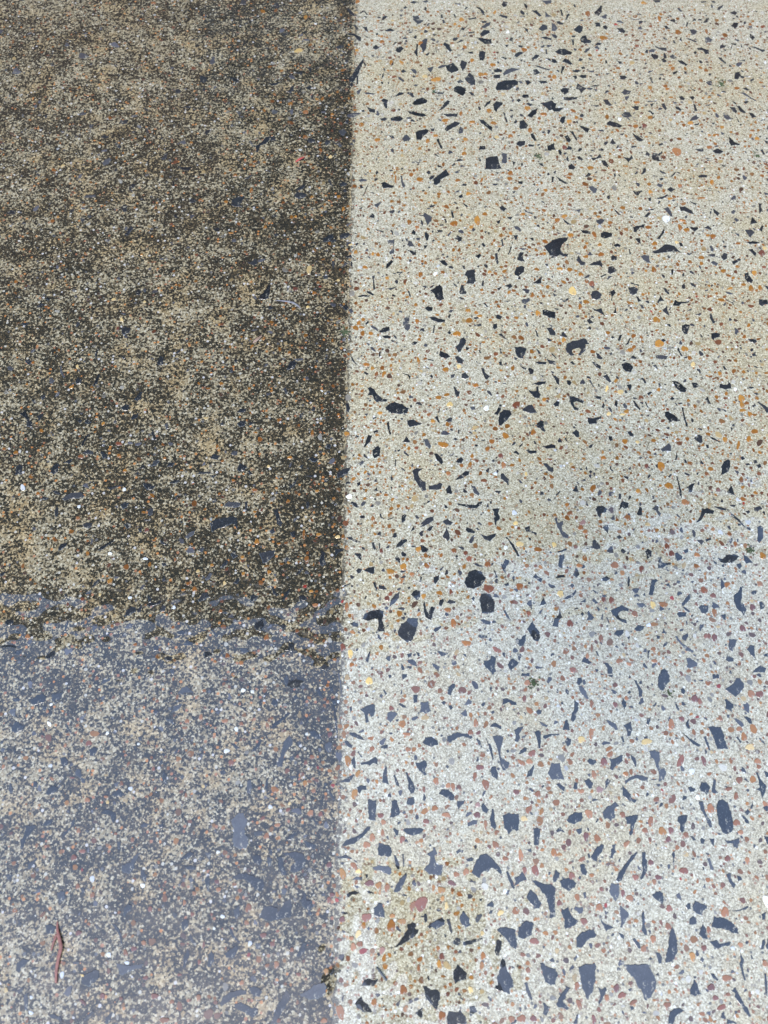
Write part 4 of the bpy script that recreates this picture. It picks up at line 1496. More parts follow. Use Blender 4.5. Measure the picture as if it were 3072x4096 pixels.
-1222 3106 30 37 58 4 -6 -32 -49 -9
-1206 3003 30 32 42 -13 -6 -37 -40 -13
-1108 3003 23 19 13 -19 -27 -18
-847 3334 25 15 24 -54 -21 -15
-703 3087 40 28 -6 -37 -19 -28
-480 2793 15 27 41 -9 -15 -36 -25 0
-463 2748 24 9 1 -27
-605 2685 31 18 49 -27 -31 -23 -24 6
-1401 2694 29 36 50 -18 -13 -36 -49 6
-1236 2739 31 18 25 -9 -5 -36 -41 5
-1177 2597 20 53 59 -36 -14 -35 -47 -9
-1507 2544 37 26 72 0 49 -17
-1092 2570 19 18 27 -44 -24 0
-605 3124 15 48 25 -19 -7 -29
-512 3324 67 -19 -8 -14
-1303 3513 24 20 6 -34 -19 -10
-1341 3012 18 10 12 -37 -22 0
-1276 3608 15 30 19 -30 -15 -20
-686 2614 34 18 -6 -35
-513 3638 33 6 -7 -26
-580 3608 25 16 -8 -32
-2614 6358 14 40 65 0 10 -45 -47 -16
-2703 5837 18 38 44 26 23 -26 -22 -51 -44 -25
-2903 6318 15 27 32 -13 -10 -40 -28 0
-2106 6810 28 19 37 -28 -10 -39 -40 -8
-2411 5525 22 49 44 0 -11 -37 -35 -19 24 -42 -30 12
-2455 5282 23 41 39 -17 0 -71 -28 0
-3505 5223 22 35 58 -12 4 -42 -61 0
-3346 5093 15 40 29 -40
-2817 5152 25 18 23 -30 -18 -40
-2928 5246 19 24 30 -12 -23 -31
-2140 5888 22 64 32 8 -7 -59 -26 -26
-2764 6160 24 39 52 -21 -26 -26
-2377 4964 28 70 23 35 19 -35 -19 -35 -22 -46
-2345 6292 25 -8 22 -59 -19 0
-2189 6212 12 13 24 -79 -18 -5
-2828 5415 43 24 75 0 4 -29 -92 -7
-3168 6252 30 0 13 -21 -29 -6
-3361 6439 0 32 27 -5 0 -41
-3319 5686 19 25 36 -45
-2005 5611 20 -12 6 -62 -24 0
-2580 5736 14 38 24 -13 -18 -37
-2392 6561 40 -8 14 -33 -30 6
-3137 6685 29 5 -4 -39
-2748 5187 26 12 13 -24 -21 -12
-3039 4953 12 16 21 -16 -16 -16
-2567 6068 -40 13 25 -44 31 -15
-2697 6685 40 0 -10 -34
-2455 6754 28 14 10 -34
-2004 5812 60 -26 115 0 -33 -50 -68 13
-1955 5187 19 24 23 -36 -21 -19
-1878 6993 24 29 50 -34 18 -52 -38 -28 -41 14
-1587 6988 50 5 47 -28 30 -57 -51 14
-1835 6810 15 56 24 -42 -10 -42
-1166 6894 60 8 79 40 -57 -62 -50 -14
-969 6796 37 70 26 0 -4 -56 -28 -42 -51 14
-790 6846 49 34 11 -42 -39 -28
-736 6726 19 28 12 -42 -19 -33
-2003 6575 39 13 51 -13 -48 -22
-1757 6225 10 40 49 0 -16 -40 -27 -31
-1239 5978 -5 77 46 39 44 79 39 5 2 -45 -36 -52 -56 -26 -8 -90
-1115 6173 48 5 13 -45 -48 -13
-753 6133 38 27 49 -19 -8 -42 -58 0
-577 6094 9 39 45 -7 -5 -45 -32 -26
-456 6081 24 26 27 -52 -25 -18
-1124 6515 28 27 41 -27 -12 -36 -36 0
-1460 6493 18 27 26 -27 -18 -33
-1427 5318 1 61 45 31 70 17 -3 -36 -25 -49 -6 -48 -46 0
-843 5439 25 25 53 5 38 -30 -17 -29 -56 -19 -34 19
-1828 5379 36 17 36 -29 -22 -25 -38 5
-1573 5022 43 31 20 -19 -34 -35
-1568 5294 14 53 14 -17 -14 -55
-826 5488 20 44 59 35 -2 -30 -36 -37
-535 5624 25 0 25 -74 -29 12
-390 5500 28 13 14 -30 -26 -14
-561 4918 45 35 45 23 10 -35 -44 -57 -45 -7
-491 4895 40 19 19 -19 -36 -27
-1233 4657 41 0 16 38 32 -16 2 -44 -29 -23 -46 23
-1047 5187 33 19 29 -19 -27 -24
-1331 5636 45 38 37 12 -35 -50
-472 4646 27 33 1 -55 -13 -56
-581 5914 19 12 11 -51 -23 0
-530 6146 90 -78 -39 13
-354 6880 26 42 21 -42 -20 -34
-388 6358 19 59 24 -19 -7 -53
-1011 4976 37 0 6 -23 -32 -7
-1118 5724 27 25 8 -38
-1187 6575 39 13 -3 -27
-1057 5476 28 0 -7 -42
-1319 4930 27 7 -2 -19
-305 4668 22 -22 1 -45 -18 5
-1213 5862 13 13 14 -43 -19 -8
-1530 8154 62 0 -16 -73 -61 0
-1204 8063 54 61 46 -79 -48 -24
-905 7053 77 27 -6 -55
-791 7135 59 -16 -17 -66
-203 7275 -153 -332 40 -27
-3431 7191 29 17 25 -56 -39 0
-3885 7097 27 22 18 -55
-1072 7647 61 -17 -30 -41'''
# rounded pebbles: kind, centre x, y, half axes, turn in degrees (tenths of a millimetre)
PEBBLES = '''b -94 -390 30 19 0
o -271 -334 21 31 20
t -197 -288 15 30 40
t 20 -417 17 24 -10
o 373 -430 25 21 0
o 380 -480 14 17 0
b 240 -510 38 45 -25
t 185 -525 15 34 -10
b -113 -588 32 25 30
b -268 -600 18 19 0
o 47 -637 28 35 10
o 54 -579 18 13 0
o 116 -611 27 18 0
t -195 -754 18 23 10
t -153 -739 20 17 0
b 366 -808 18 19 0
o 348 -851 15 26 5
t 217 -872 10 20 0
t 121 -989 21 28 0
t -61 -1055 19 19 0
t -270 -1106 24 41 25
t 357 -1124 23 22 0
t 538 -323 19 22 -30
t 474 -338 21 15 0
b 442 -390 27 15 -20
t 904 -225 17 35 5
b 924 -315 15 22 0
b 993 -315 24 31 10
t 800 -245 19 14 0
p -12 -774 18 22 -20
b 956 -723 30 18 0
y 751 -562 25 13 30
t 905 -883 16 16 0
t 878 -797 17 13 0
t 626 -804 16 22 -20
t 786 -1144 19 19 0
t 847 -1141 27 20 0
b 919 -1141 22 16 0
y 540 -989 15 20 10
y 628 -677 12 16 0
y 404 -525 12 26 0
o -34 -404 20 24 0
w 788 -438 13 14 0
t 343 -761 13 13 0
o 1125 -209 21 24 20
t 1306 -249 24 14 30
b 1229 -346 21 22 0
o 1360 -344 17 12 0
b 1968 -317 29 20 0
b 1795 -356 24 14 0
b 1757 -268 17 19 0
t 1593 -478 24 20 -20
b 1552 -449 14 21 0
b 1416 -426 14 15 0
t 1392 -532 21 24 20
b 1840 -538 22 19 0
b 1134 -506 17 18 0
t 1820 -640 18 22 10
t 2076 -659 13 22 -10
t 2197 -559 24 31 -15
t 1714 -710 18 23 -20
t 1647 -765 18 20 0
o 1949 -808 16 30 5
w 2212 -761 15 10 -20
b 2267 -245 21 19 0
t 2396 -255 15 22 -15
w 2474 -495 17 38 10
t 2147 -925 31 18 0
b 2041 -975 24 20 0
t 1204 -968 16 22 -20
b 1450 -980 18 24 -15
b 1479 -1017 26 17 20
t 1384 -1032 16 18 0
t 1208 -1065 16 28 15
t 1545 -1055 26 12 30
t 1754 -1069 24 15 0
b 2059 -1032 18 15 0
b 2088 -1082 31 14 15
t 2140 -1013 16 11 0
t 2403 -847 20 19 0
b 1291 -1147 14 25 0
b 1284 -611 22 22 0
t 2265 -743 17 15 0
b 2030 -761 18 17 -30
b 1646 -356 20 19 40
t 1765 -382 15 17 0
y -106 916 24 28 0
o -249 370 22 34 10
o -179 285 16 25 -15
o -201 155 21 32 -15
b -22 19 21 16 0
t -9 -89 12 24 0
t -78 -117 19 26 -15
t -115 -161 23 22 0
t -4 -22 16 19 0
b 282 -17 21 16 0
o 343 65 21 18 0
t 418 24 28 16 0
t 356 238 20 24 20
b 659 327 27 19 0
t 694 217 23 35 25
t 622 268 13 30 -5
t 471 201 14 27 5
t 645 623 18 27 0
t 606 559 20 18 20
b 661 557 20 12 40
t 948 359 31 15 -30
b 1025 419 27 21 30
t 976 56 19 26 -30
o 1061 43 12 26 -30
y 942 0 23 16 0
b 627 23 21 21 0
t 681 -37 12 29 0
t 1027 902 24 20 0
t 1045 155 21 20 0
t 740 -161 19 27 30
b 900 167 20 20 0
b 998 790 15 24 0
t -84 448 20 16 45
t 167 445 20 16 -30
b 121 -129 16 24 -20
t 129 776 19 15 20
t 438 209 18 17 0
t 159 548 27 12 -10
p 634 88 18 16 0
t 1003 366 23 17 0
b 52 724 17 18 0
y 1828 498 38 19 5
y 1375 513 24 23 0
t 1449 552 16 37 -8
t 2017 614 22 36 -5
o 2512 530 20 28 -15
y 2541 461 29 23 10
b 2047 370 18 48 -30
b 2207 370 16 33 5
t 2616 826 24 27 0
b 2676 822 28 24 40
b 2209 790 24 27 10
b 2243 770 15 22 0
t 1472 755 14 27 0
b 1517 364 23 27 0
t 1565 413 25 17 35
o 1562 450 29 12 30
t 1439 282 16 27 0
p 1467 184 21 23 -30
t 1380 31 25 28 20
b 1346 -109 19 27 -10
t 1789 -17 16 36 -20
o 1859 -77 24 27 0
t 1745 -73 19 18 0
b 1917 -73 17 23 0
t 2205 64 23 31 -20
t 2390 140 16 25 -20
t 2014 -101 19 19 -30
b 1893 -128 16 22 -30
t 2365 -25 25 21 0
t 2430 245 23 22 20
t 1606 24 19 20 0
t 2579 88 16 25 10
t 2381 -85 19 16 0
t 1610 -155 28 13 35
t 2578 367 22 19 0
t 2580 331 18 14 0
w 2113 302 20 20 0
w 2128 134 16 17 0
t 2349 188 23 13 20
b 2097 650 20 18 0
t 1724 794 13 16 0
t 2369 654 15 21 0
o 1659 285 18 17 0
t 1847 120 23 15 20
t 1343 173 20 15 0
t 2490 583 22 16 0
b 1640 749 17 20 0
b 786 1600 37 32 0
t 142 1679 10 47 -15
o 148 1772 24 31 20
o 48 1736 32 23 0
b 48 1559 16 18 0
b 23 1525 18 22 20
b 501 1576 12 24 0
b 649 1835 20 25 0
b 625 1882 18 19 0
t 536 1903 22 19 -20
t 512 1338 21 33 10
t 1019 1618 29 25 30
t -277 1462 17 30 0
y -244 1112 17 34 10
b -300 1159 17 29 10
t 604 1188 32 21 0
b 821 1140 36 17 -35
b 1073 1409 17 20 0
t 474 1437 27 18 0
o 297 1542 16 22 10
t 788 1793 22 25 0
w 1018 2216 20 20 0
y 1023 2128 20 16 0
y -357 2015 22 17 0
o -315 2017 14 24 0
t 211 1715 20 16 0
o 264 1914 22 23 0
y 1042 1956 32 21 10
w 933 1928 14 17 0
b -20 1900 14 21 0
t -86 2166 16 20 0
t 825 2123 18 17 0
t 1525 2090 20 22 0
p 1545 2134 24 20 40
t 1557 2058 18 19 0
t 1450 2212 27 15 30
o 1436 2282 16 18 0
y 1308 1951 18 21 0
b 2198 1879 22 23 0
t 1900 2177 24 24 0
b 2171 1938 18 25 0
o 2081 1479 31 22 0
y 2003 1477 21 26 0
t 1860 1407 21 24 0
o 2452 1417 19 30 0
b 2402 1590 25 28 0
b 1640 1517 18 20 0
b 1698 1512 19 26 0
b 1372 1334 25 25 0
t 1589 1222 17 29 0
b 2639 1299 21 25 0
b 2421 1229 21 27 -20
b 2361 1241 17 19 0
b 2385 1241 11 23 0
o 2893 1861 22 29 0
t 2581 1633 24 18 30
t 2372 1778 20 19 0
b 1953 1757 18 27 -30
b 2740 1457 21 26 0
t 1485 1783 26 15 0
t 1515 1150 10 29 0
t 1476 1093 13 21 0
t 1959 1059 21 15 0
t 1704 1059 25 17 20
b 2463 1547 21 20 0
t 2700 1956 16 21 0
t 2391 1869 22 19 0
y 1322 1562 25 26 0
w 1951 1324 17 14 30
t 2366 2304 31 24 0
t 1772 1036 19 13 -20
b 1362 994 24 21 0
t 2669 2036 18 17 0
t 2832 1639 20 20 0
o 630 3881 38 24 0
o 480 2810 42 26 -20
o 838 2771 17 26 0
b 1097 3179 26 40 -40
o -303 2909 21 24 0
y 545 3185 28 22 0
o 1218 2921 21 26 -40
o -149 3569 27 18 0
o -98 3532 15 21 0
t -63 3475 15 26 0
b 263 2780 15 17 0
b 403 3565 13 16 0
o 521 3520 24 26 0
t 958 2628 17 30 0
o 770 3366 24 18 20
o 293 3608 11 42 10
y 635 3552 20 21 0
w 846 3148 22 25 0
t 514 2554 19 21 0
w -273 2355 25 18 20
y 1134 2548 12 18 0
o 401 3026 19 19 0
o 1333 3228 17 22 0
t 370 3087 17 17 0
w -34 3837 11 16 0
o -32 3102 22 15 0
b 940 2710 19 23 0
o 0 3481 15 28 -20
w 889 2554 15 14 0
o 2362 3781 43 35 30
o 2219 2617 31 39 0
o 1654 2423 19 38 -30
o 2258 2445 33 29 0
o 2972 3241 26 37 0
o 2967 3179 19 30 0
o 2963 3129 28 15 0
o 3016 3093 17 27 0
o 2572 3728 29 29 30
o 2107 3715 22 24 0
o 2772 2857 21 24 0
o 2966 2861 19 29 -30
o 2871 2804 13 40 -20
y 1854 3095 19 17 0
y 1967 3090 24 12 0
o 2002 3115 22 20 -30
y 1975 3301 24 25 0
y 2621 3571 20 26 0
b 1797 2421 12 14 0
o 1949 3411 13 25 -30
o 1547 3818 18 27 0
o 2603 3634 20 21 0
t 2574 2550 19 16 0
o 1767 2692 21 16 0
o 2009 2400 21 20 0
y 2058 2834 15 17 0
o 2833 3481 15 23 0
w 2938 3329 13 18 0
o 2575 3164 15 22 0
y 1864 3335 11 33 -20
b 2104 2617 17 21 0
o 2139 3744 16 24 -30
o 862 5130 27 52 0
o 646 5093 34 34 0
o 326 4513 19 32 0
o 234 5111 19 31 0
o 1206 5706 22 33 0
o 1195 5636 22 26 0
o 774 5955 23 27 0
o 793 5452 22 22 0
o 110 5633 9 49 0
o 1345 4096 21 30 0
o 1313 4288 16 28 0
y -309 4853 21 18 0
w 460 4523 16 23 -30
o 288 4011 16 27 0
o 699 5617 25 19 0
o 946 4541 19 17 0
o 736 4123 23 19 0
o 836 4066 23 16 0
t 305 5053 19 18 0
o 375 4643 12 23 0
o -101 4742 12 24 0
o 28 4472 16 20 0
y -407 4451 16 17 -30
o 928 5620 12 29 -20
o 280 4183 14 22 0
o 804 5050 17 24 0
w 2614 5150 31 43 -30
y 1670 4333 35 45 20
b 1849 4412 26 29 0
o 1711 4956 26 27 0
o 1974 5772 30 26 0
o 1778 4215 28 22 0
o 1721 4165 16 33 0
o 2372 4027 30 33 0
t 2831 5980 45 51 0
o 3013 4943 24 30 0
b 3425 4757 28 33 0
o 3256 4361 21 37 0
o 3338 4365 19 31 0
o 2467 4861 26 24 0
o 2421 4566 23 29 0
o 3108 5592 20 32 0
o 2726 5050 17 37 0
o 2762 5130 29 15 -15
o 2782 5019 29 24 0
o 2759 4653 19 20 0
o 3043 4552 23 23 20
o 3071 4361 25 14 20
t 2799 5549 22 23 0
o 2509 5475 20 22 0
o 1761 4515 23 23 0
o 1579 4576 28 17 -10
o 2089 5103 22 22 0
o 1674 5181 29 19 20
o 1604 5134 24 25 0
o 2979 5400 39 11 0
o 3316 4530 21 32 0
y 3462 4808 19 21 0
o 1965 4846 19 21 0
b 3416 4595 19 17 0
o 2682 5392 24 16 0
y 2671 4876 17 18 0
o 529 6959 53 30 10
o 821 7846 28 28 0
o 1453 7391 30 27 0
o 1116 7166 27 27 0
o 908 7234 21 27 0
o 604 6392 31 25 0
o 870 6370 28 21 0
o 1584 6475 34 25 0
o 1043 6523 23 28 0
o 1079 6357 31 21 0
o 1432 6260 20 35 0
y 1101 6170 23 21 0
o 794 6139 23 24 0
o 379 7489 19 35 -30
o 73 7203 16 34 0
o 987 7030 29 30 0
o 1036 7034 21 22 0
o -21 7508 24 27 0
o 1180 7958 14 33 -20
o 347 6017 20 20 0
o -64 6132 28 24 0
o 1428 6555 29 32 0
o 763 6484 16 32 0
o 425 6119 18 31 0
b 1025 6808 16 29 0
o 839 7426 22 27 0
o 503 6187 23 21 0
o 1236 6184 23 21 0
y 417 7002 24 26 0
w 1300 7656 16 20 0
o 180 7203 16 34 30
o -280 7382 19 23 0
o -284 8129 22 29 0
o 750 7776 17 24 0
o 3086 7650 33 36 0
o 2293 7567 44 31 0
o 2920 7862 19 40 0
t 2167 7938 28 41 0
b 2629 7446 22 23 0
o 2781 8108 25 25 0
o 2635 6431 28 25 0
b 2562 6322 26 28 0
o 2474 6312 28 24 0
o 3020 6357 28 24 0
o 1826 6378 26 25 0
o 3638 6150 23 24 0
o 3581 6187 13 28 -20
o 1732 6993 24 30 0
o 2689 6841 21 26 0
o 2858 6823 21 18 30
o 3323 6300 21 21 0
o 2954 7115 21 26 0
b 1750 6034 25 27 0
o 1904 6428 18 25 0
t 3155 6037 28 20 0
o 2528 6636 29 18 0
o 3263 6708 16 18 0
b 3992 7736 30 20 30
w 2327 6405 13 25 20
w 3918 7200 13 23 0
t 3387 7666 16 36 0
b 3535 7551 22 16 0
o 3613 6256 23 17 0
o -770 6172 27 26 0
o -676 5410 22 19 0
y -671 4567 25 58 -10
o -669 6679 16 28 30
t -777 6506 28 33 0
o -1251 5493 17 34 0
o -1719 5378 15 19 0
o -1416 5680 23 20 -20
o -1094 5052 18 23 0
o -1873 6094 17 21 0
o -818 5175 15 19 0
y -517 5913 19 26 0
o -1405 4982 26 12 0
o -257 4762 18 23 0
o -1148 5842 19 15 0
o -512 6471 20 22 0
o -379 5265 15 33 0
o -425 5414 19 29 0
w -809 6003 19 13 0
o -1240 5849 23 18 0
o -934 6615 28 27 0
o -616 4311 21 22 0
o -1364 3382 20 19 0
o -1132 3752 14 24 -30
o -1548 3597 17 16 30
y -1464 3053 23 15 0
o -1126 3333 17 17 0
o -808 3687 17 20 0
o -758 2694 24 16 0
o -584 2911 13 37 0
o -376 3086 16 17 0
o -1045 2920 15 13 0
o -403 2649 19 16 0
o -1352 2792 13 25 -10
y -669 4162 14 17 0
w -520 3314 15 8 -40
o -194 3948 24 14 0
o -764 3295 13 15 0
o -1298 2663 13 16 0
y -925 2617 14 16 0
b -787 4355 25 26 0
o -978 1974 21 28 -10
o -619 2034 12 49 0
o -589 1837 21 26 0
t -1024 2408 28 17 0
o -1299 2375 14 15 0
o -1197 2491 16 16 0
o -1009 2222 17 13 0
o -528 2401 19 14 0
o -1422 1597 22 23 -20
o -1306 1785 18 14 0
y -1409 1738 18 16 0
o -1080 1849 18 16 0
o -1064 1717 15 19 0
o -869 1730 18 21 0
o -504 2034 25 16 0
t -861 1229 23 25 0
t -511 1474 27 17 0
t -1137 1097 20 20 0
t -1032 1044 17 20 0
t -1213 1428 18 15 30
t -357 1068 20 12 0
o -727 1805 15 11 -30
o -857 2011 20 11 0
o -808 1958 17 13 0
y -1200 1644 14 19 20
t -233 1032 17 17 0
t -638 1278 18 15 0
t -1223 1054 14 13 0
o -546 1581 18 14 0
o -744 183 30 23 -20
t -495 34 23 24 -20
t -1119 637 26 16 0
t -783 -107 21 22 30
b -378 544 19 20 0
t -1385 635 21 17 0
t -713 -40 23 14 0
b -815 2 22 13 25
b -427 27 17 19 -30
o -539 223 16 25 -10
b -1054 357 21 23 -30
t -819 606 14 22 15
t -1290 660 15 27 0
t -498 395 19 17 0
b -597 398 14 15 0
o -373 305 19 13 -30
t -1001 617 16 17 0
t -479 175 20 16 0
t -333 260 17 12 0
t -1283 847 15 13 0
t -403 883 15 18 0
w -939 841 15 14 0
w -1005 851 18 16 0
w -1091 436 24 17 0
b -648 56 19 13 20
t -1345 146 11 20 10
t -856 420 11 15 -20
w -1034 582 14 22 20
w -768 74 17 14 0
t -1023 755 11 13 0
t -400 767 13 14 0
b -540 357 16 17 0
y -1231 205 14 13 0
t -1076 -58 18 13 30
w -540 549 13 11 0
y -639 95 11 12 0
w -325 771 11 11 0
w -2350 617 13 23 45
b -2054 486 24 23 0
t -2010 116 23 16 0
t -1886 137 17 10 0
t -2620 332 14 16 0
t -2041 -75 15 20 0
t -1790 -93 15 10 0
t -1674 -131 14 18 0
t -1792 221 14 18 20
t -1610 775 15 13 0
t -2271 253 22 9 -35
w -2296 338 16 13 0
w -2360 751 13 11 0
t -2377 703 10 16 15
b -1584 316 13 18 0
w -1934 555 13 14 0
y -1870 103 12 14 0
t -2304 -166 11 17 0
t -2215 471 11 17 0
t -1762 350 9 20 -25
t -1578 467 13 11 0
w -1707 482 13 9 0
w -1726 190 16 16 0
t -1611 139 14 10 0
t -1395 590 21 12 0
t -2152 606 13 14 0
b -2135 260 20 7 0
w -1572 -404 18 15 0
w -1907 -365 19 22 20
w -1741 -798 16 16 0
w -1620 -842 17 11 0
b -2047 -238 21 21 0
b -1586 -765 22 17 0
t -1996 -410 15 21 10
t -1893 -461 18 19 20
t -1636 -786 16 23 20
b -1509 -542 16 18 0
t -1527 -733 15 19 30
t -1913 -608 10 12 0
t -1891 -627 15 10 -30
y -2354 -991 13 18 20
b -1950 -677 23 17 0
b -1865 -1055 32 11 -40
b -1749 -1022 19 20 0
b -1633 -1036 13 13 0
b -1425 -1022 26 18 0
t -1351 -1149 32 19 0
w -2191 -1028 11 11 0
w -2178 -1110 18 11 -20
b -1493 -924 19 14 0
w -2019 -908 14 25 0
t -1291 -504 12 19 0
b -1996 -200 23 15 0
t -2172 -593 7 17 0
t -1331 -478 10 15 0
y -1891 -911 16 7 -30
t -1315 -1052 18 13 0
t -1484 -267 11 12 0
b -1283 -908 16 9 10
t -875 -534 24 28 -20
b -770 -690 22 17 0
t -881 -619 15 19 30
b -535 -905 20 11 -10
t -889 -951 16 16 0
t -1232 -450 16 15 -30
t -938 -434 18 13 0
t -1076 -428 18 17 20
t -1215 -340 14 19 10
b -1091 -383 19 16 -30
t -383 -634 15 16 0
o -363 -889 16 22 0
t -677 -852 19 23 10
o -950 -478 15 15 0
b -361 -282 20 21 0
b -338 -458 18 17 0
b -355 -488 18 19 0
y -168 -320 17 14 0
w -851 -735 15 17 0
w -1098 -205 15 11 0
b -709 -738 19 17 0
t -1151 -1031 17 21 20
t -735 -858 16 14 0
b -838 -1043 11 12 0
b -647 -1152 15 13 0
t -369 -1152 23 16 0
t -584 -771 15 14 0
t -498 -241 12 15 0
t -207 -706 15 13 0
y -164 -680 15 26 -40
b -680 -666 13 10 0
b -1109 -571 10 12 0
b -1234 -570 13 16 0
b -1145 -744 10 23 0
b -1165 -839 12 18 0
w -1038 -583 15 13 0
w -1087 -651 10 9 0
w -2860 2430 20 32 20
o -2065 1658 24 25 0
o -2732 2378 18 16 0
w -2390 2268 14 17 0
t -2384 2169 18 21 0
o -1506 1590 17 12 0
w -2054 2415 14 20 0
y -2126 1554 12 14 0
b -2251 1519 19 18 0
w -1898 1532 17 12 0
w -1819 1838 24 11 0
b -1837 2072 20 21 0
t -2002 1314 12 21 20
t -1816 1178 18 13 0
t -1554 1306 13 15 -20
o -1476 1639 19 16 0
w -2095 1880 18 15 0
t -1591 1829 10 18 0
t -2344 1905 12 13 0
o -1770 1985 18 9 0
w -1561 1457 14 16 0
t -2612 1238 22 19 0
b -2356 1479 12 19 0
y -2381 4243 21 19 0
o -2616 3349 20 17 0
t -2441 2703 26 21 0
o -3072 2771 19 16 -20
o -2980 3587 15 20 30
b -2305 3932 14 29 0
y -2282 4025 14 29 20
o -2136 2712 19 18 0
o -1764 2688 16 14 0
y -2596 3548 12 28 10
o -2071 2579 16 21 0
o -2969 2738 23 22 30
b -2151 2819 32 18 -15
o -3277 4431 18 22 0
o -2993 3376 13 15 0
y -2105 4215 14 17 0
o -2302 3003 15 22 0
o -2217 2771 13 16 0
y -3076 5799 23 20 20
o -3496 6398 16 16 0
o -2803 5313 15 17 0
o -2324 5282 15 17 0
o -3023 5170 15 17 0
y -2605 6552 14 16 0
o -2194 4735 14 16 0
o -2558 6621 16 11 0
o -2722 4701 14 14 0
o -831 7882 24 36 0
y -887 7376 48 34 10
t -2471 8105 29 24 0
o -1043 7080 20 22 0
w -722 7781 16 18 0'''

def inlay(P, top, col, V, F, cols, bevel=.00025, dome=0.0):
    """one stone: flat ground top, small worn bevel, sides that go down into the concrete"""
    n = len(P); c = P.mean(0)
    A = .5*float(np.dot(P[:, 0], np.roll(P[:, 1], -1))-np.dot(P[:, 1], np.roll(P[:, 0], -1)))
    if A < 0: P = P[::-1]
    d = P-c; L = np.maximum(np.hypot(d[:, 0], d[:, 1]), 1e-5)[:, None]
    inner = P - d/L*np.minimum(bevel, L*.2)
    i0 = len(V)
    for p in P: V.append((p[0], p[1], -.0006))
    for p in P: V.append((p[0], p[1], top*.35))
    for p in inner: V.append((p[0], p[1], top))
    for k in range(n):
        q = (k+1) % n
        F.append((i0+k, i0+q, i0+n+q, i0+n+k))
        F.append((i0+n+k, i0+n+q, i0+2*n+q, i0+2*n+k))
    if dome:
        V.append((c[0], c[1], top+dome)); m = i0+3*n
        for k in range(n): F.append((i0+2*n+k, i0+2*n+(k+1) % n, m))
        cols += [(*col, 1)]*(3*n+1)
    else:
        F.append(tuple(range(i0+2*n, i0+3*n)))
        cols += [(*col, 1)]*(3*n)

def jagged(P, amp, step=.0010):
    out = []; n = len(P)
    rough = [rnd.random() < .5 for _ in range(n)]
    for k in range(n):
        a, b = P[k], P[(k+1) % n]; L = float(np.hypot(*(b-a))); m = max(1, int(L/step))
        t = (b-a)/max(L, 1e-6); nn = np.array((t[1], -t[0]))
        am = amp*(1.5 if rough[k] else .45)
        out.append(a + nn*rnd.uniform(-.4, .4)*am)
        for j in range(1, m):
            bow = .04*L*math.sin(math.pi*j/m)
            out.append(a+(b-a)*(j/m) + nn*(bow*(1 if rough[k] else .6)+rnd.uniform(-1, 1)*am))
    return np.array(out)

def blob(x, y, rx, ry, ang, n=12, irr=.13):
    a0 = rnd.random()*6.28
    ca, sa = math.cos(ang), math.sin(ang); ph = [rnd.random()*6.28 for _ in range(3)]
    out = []
    for k in range(n):
        t = a0+6.2832*k/n
        r = 1+irr*(.6*math.cos(2*t+ph[0])+.8*math.cos(3*t+ph[1])+.4*math.cos(5*t+ph[2]))+rnd.uniform(-.05, .05)
        u, v = rx*r*math.cos(t), ry*r*math.sin(t)
        out.append((x+u*ca-v*sa, y+u*sa+v*ca))
    return np.array(out)

def shoe(P):
    x, y = P[:, 0], P[:, 1]
    return abs(.5*float(np.dot(x, np.roll(y, -1))-np.dot(y, np.roll(x, -1))))

# mask of ground already taken by traced stones, half-millimetre cells
MX0, MY0, MC, MW, MH = -.95, -.55, .0005, 3800, 2900
taken = np.zeros((MH, MW), bool)
def occupy(P, pad=.0004):
    x0, y0 = P.min(0)-pad; x1, y1 = P.max(0)+pad
    i0, i1 = int((x0-MX0)/MC), int((x1-MX0)/MC)+1; j0, j1 = int((y0-MY0)/MC), int((y1-MY0)/MC)+1
    i0, j0 = max(i0, 0), max(j0, 0); i1, j1 = min(i1, MW), min(j1, MH)
    if i1 <= i0 or j1 <= j0: return
    gx, gy = np.meshgrid(MX0+(np.arange(i0, i1)+.5)*MC, MY0+(np.arange(j0, j1)+.5)*MC)
    ins = np.zeros(gx.shape, bool); n = len(P)
    for k in range(n):
        xa, ya = P[k]; xb, yb = P[(k+1) % n]
        c = ((ya > gy) != (yb > gy)) & (gx < (xb-xa)*(gy-ya)/((yb-ya) if yb != ya else 1e-12)+xa)
        ins ^= c
    taken[j0:j1, i0:i1] |= ins
def free(x, y, r):
    i0, i1 = int((x-r-MX0)/MC), int((x+r-MX0)/MC)+1; j0, j1 = int((y-r-MY0)/MC), int((y+r-MY0)/MC)+1
    if i0 < 0 or j0 < 0 or i1 >= MW or j1 >= MH: return True
    return not taken[j0:j1, i0:i1].any()

def depth_scale(y):                                 # how large a patch of ground shows in the picture
    p = R(PITCH); z = y*math.cos(p)+CAM_H*math.sin(p)
    return 1/max(z, .05)**3

dark = []
for line in STONES.split('\n'):
    v = [int(q) for q in line.split()]
    if len(v) < 6: continue
    P = np.cumsum(np.array(v, float).reshape(-1, 2), 0)*1e-4
    c = P.mean(0); a = shoe(P); r = math.sqrt(a)
    Q = jagged(P, min(.00028, r*.035))
    occupy(P)
    left = c[0] < edge_x(c[1])
    s = rnd.random()
    base = (.011, .013, .0145) if s < .62 else ((.020, .0215, .023) if s < .88 else (.040, .041, .043))
    kk = rnd.uniform(.75, 1.3); base = tuple(q*kk for q in base)
    dark.append([a*depth_scale(c[1]), left, Q, base, c])
dark.sort(key=lambda d: -d[0])

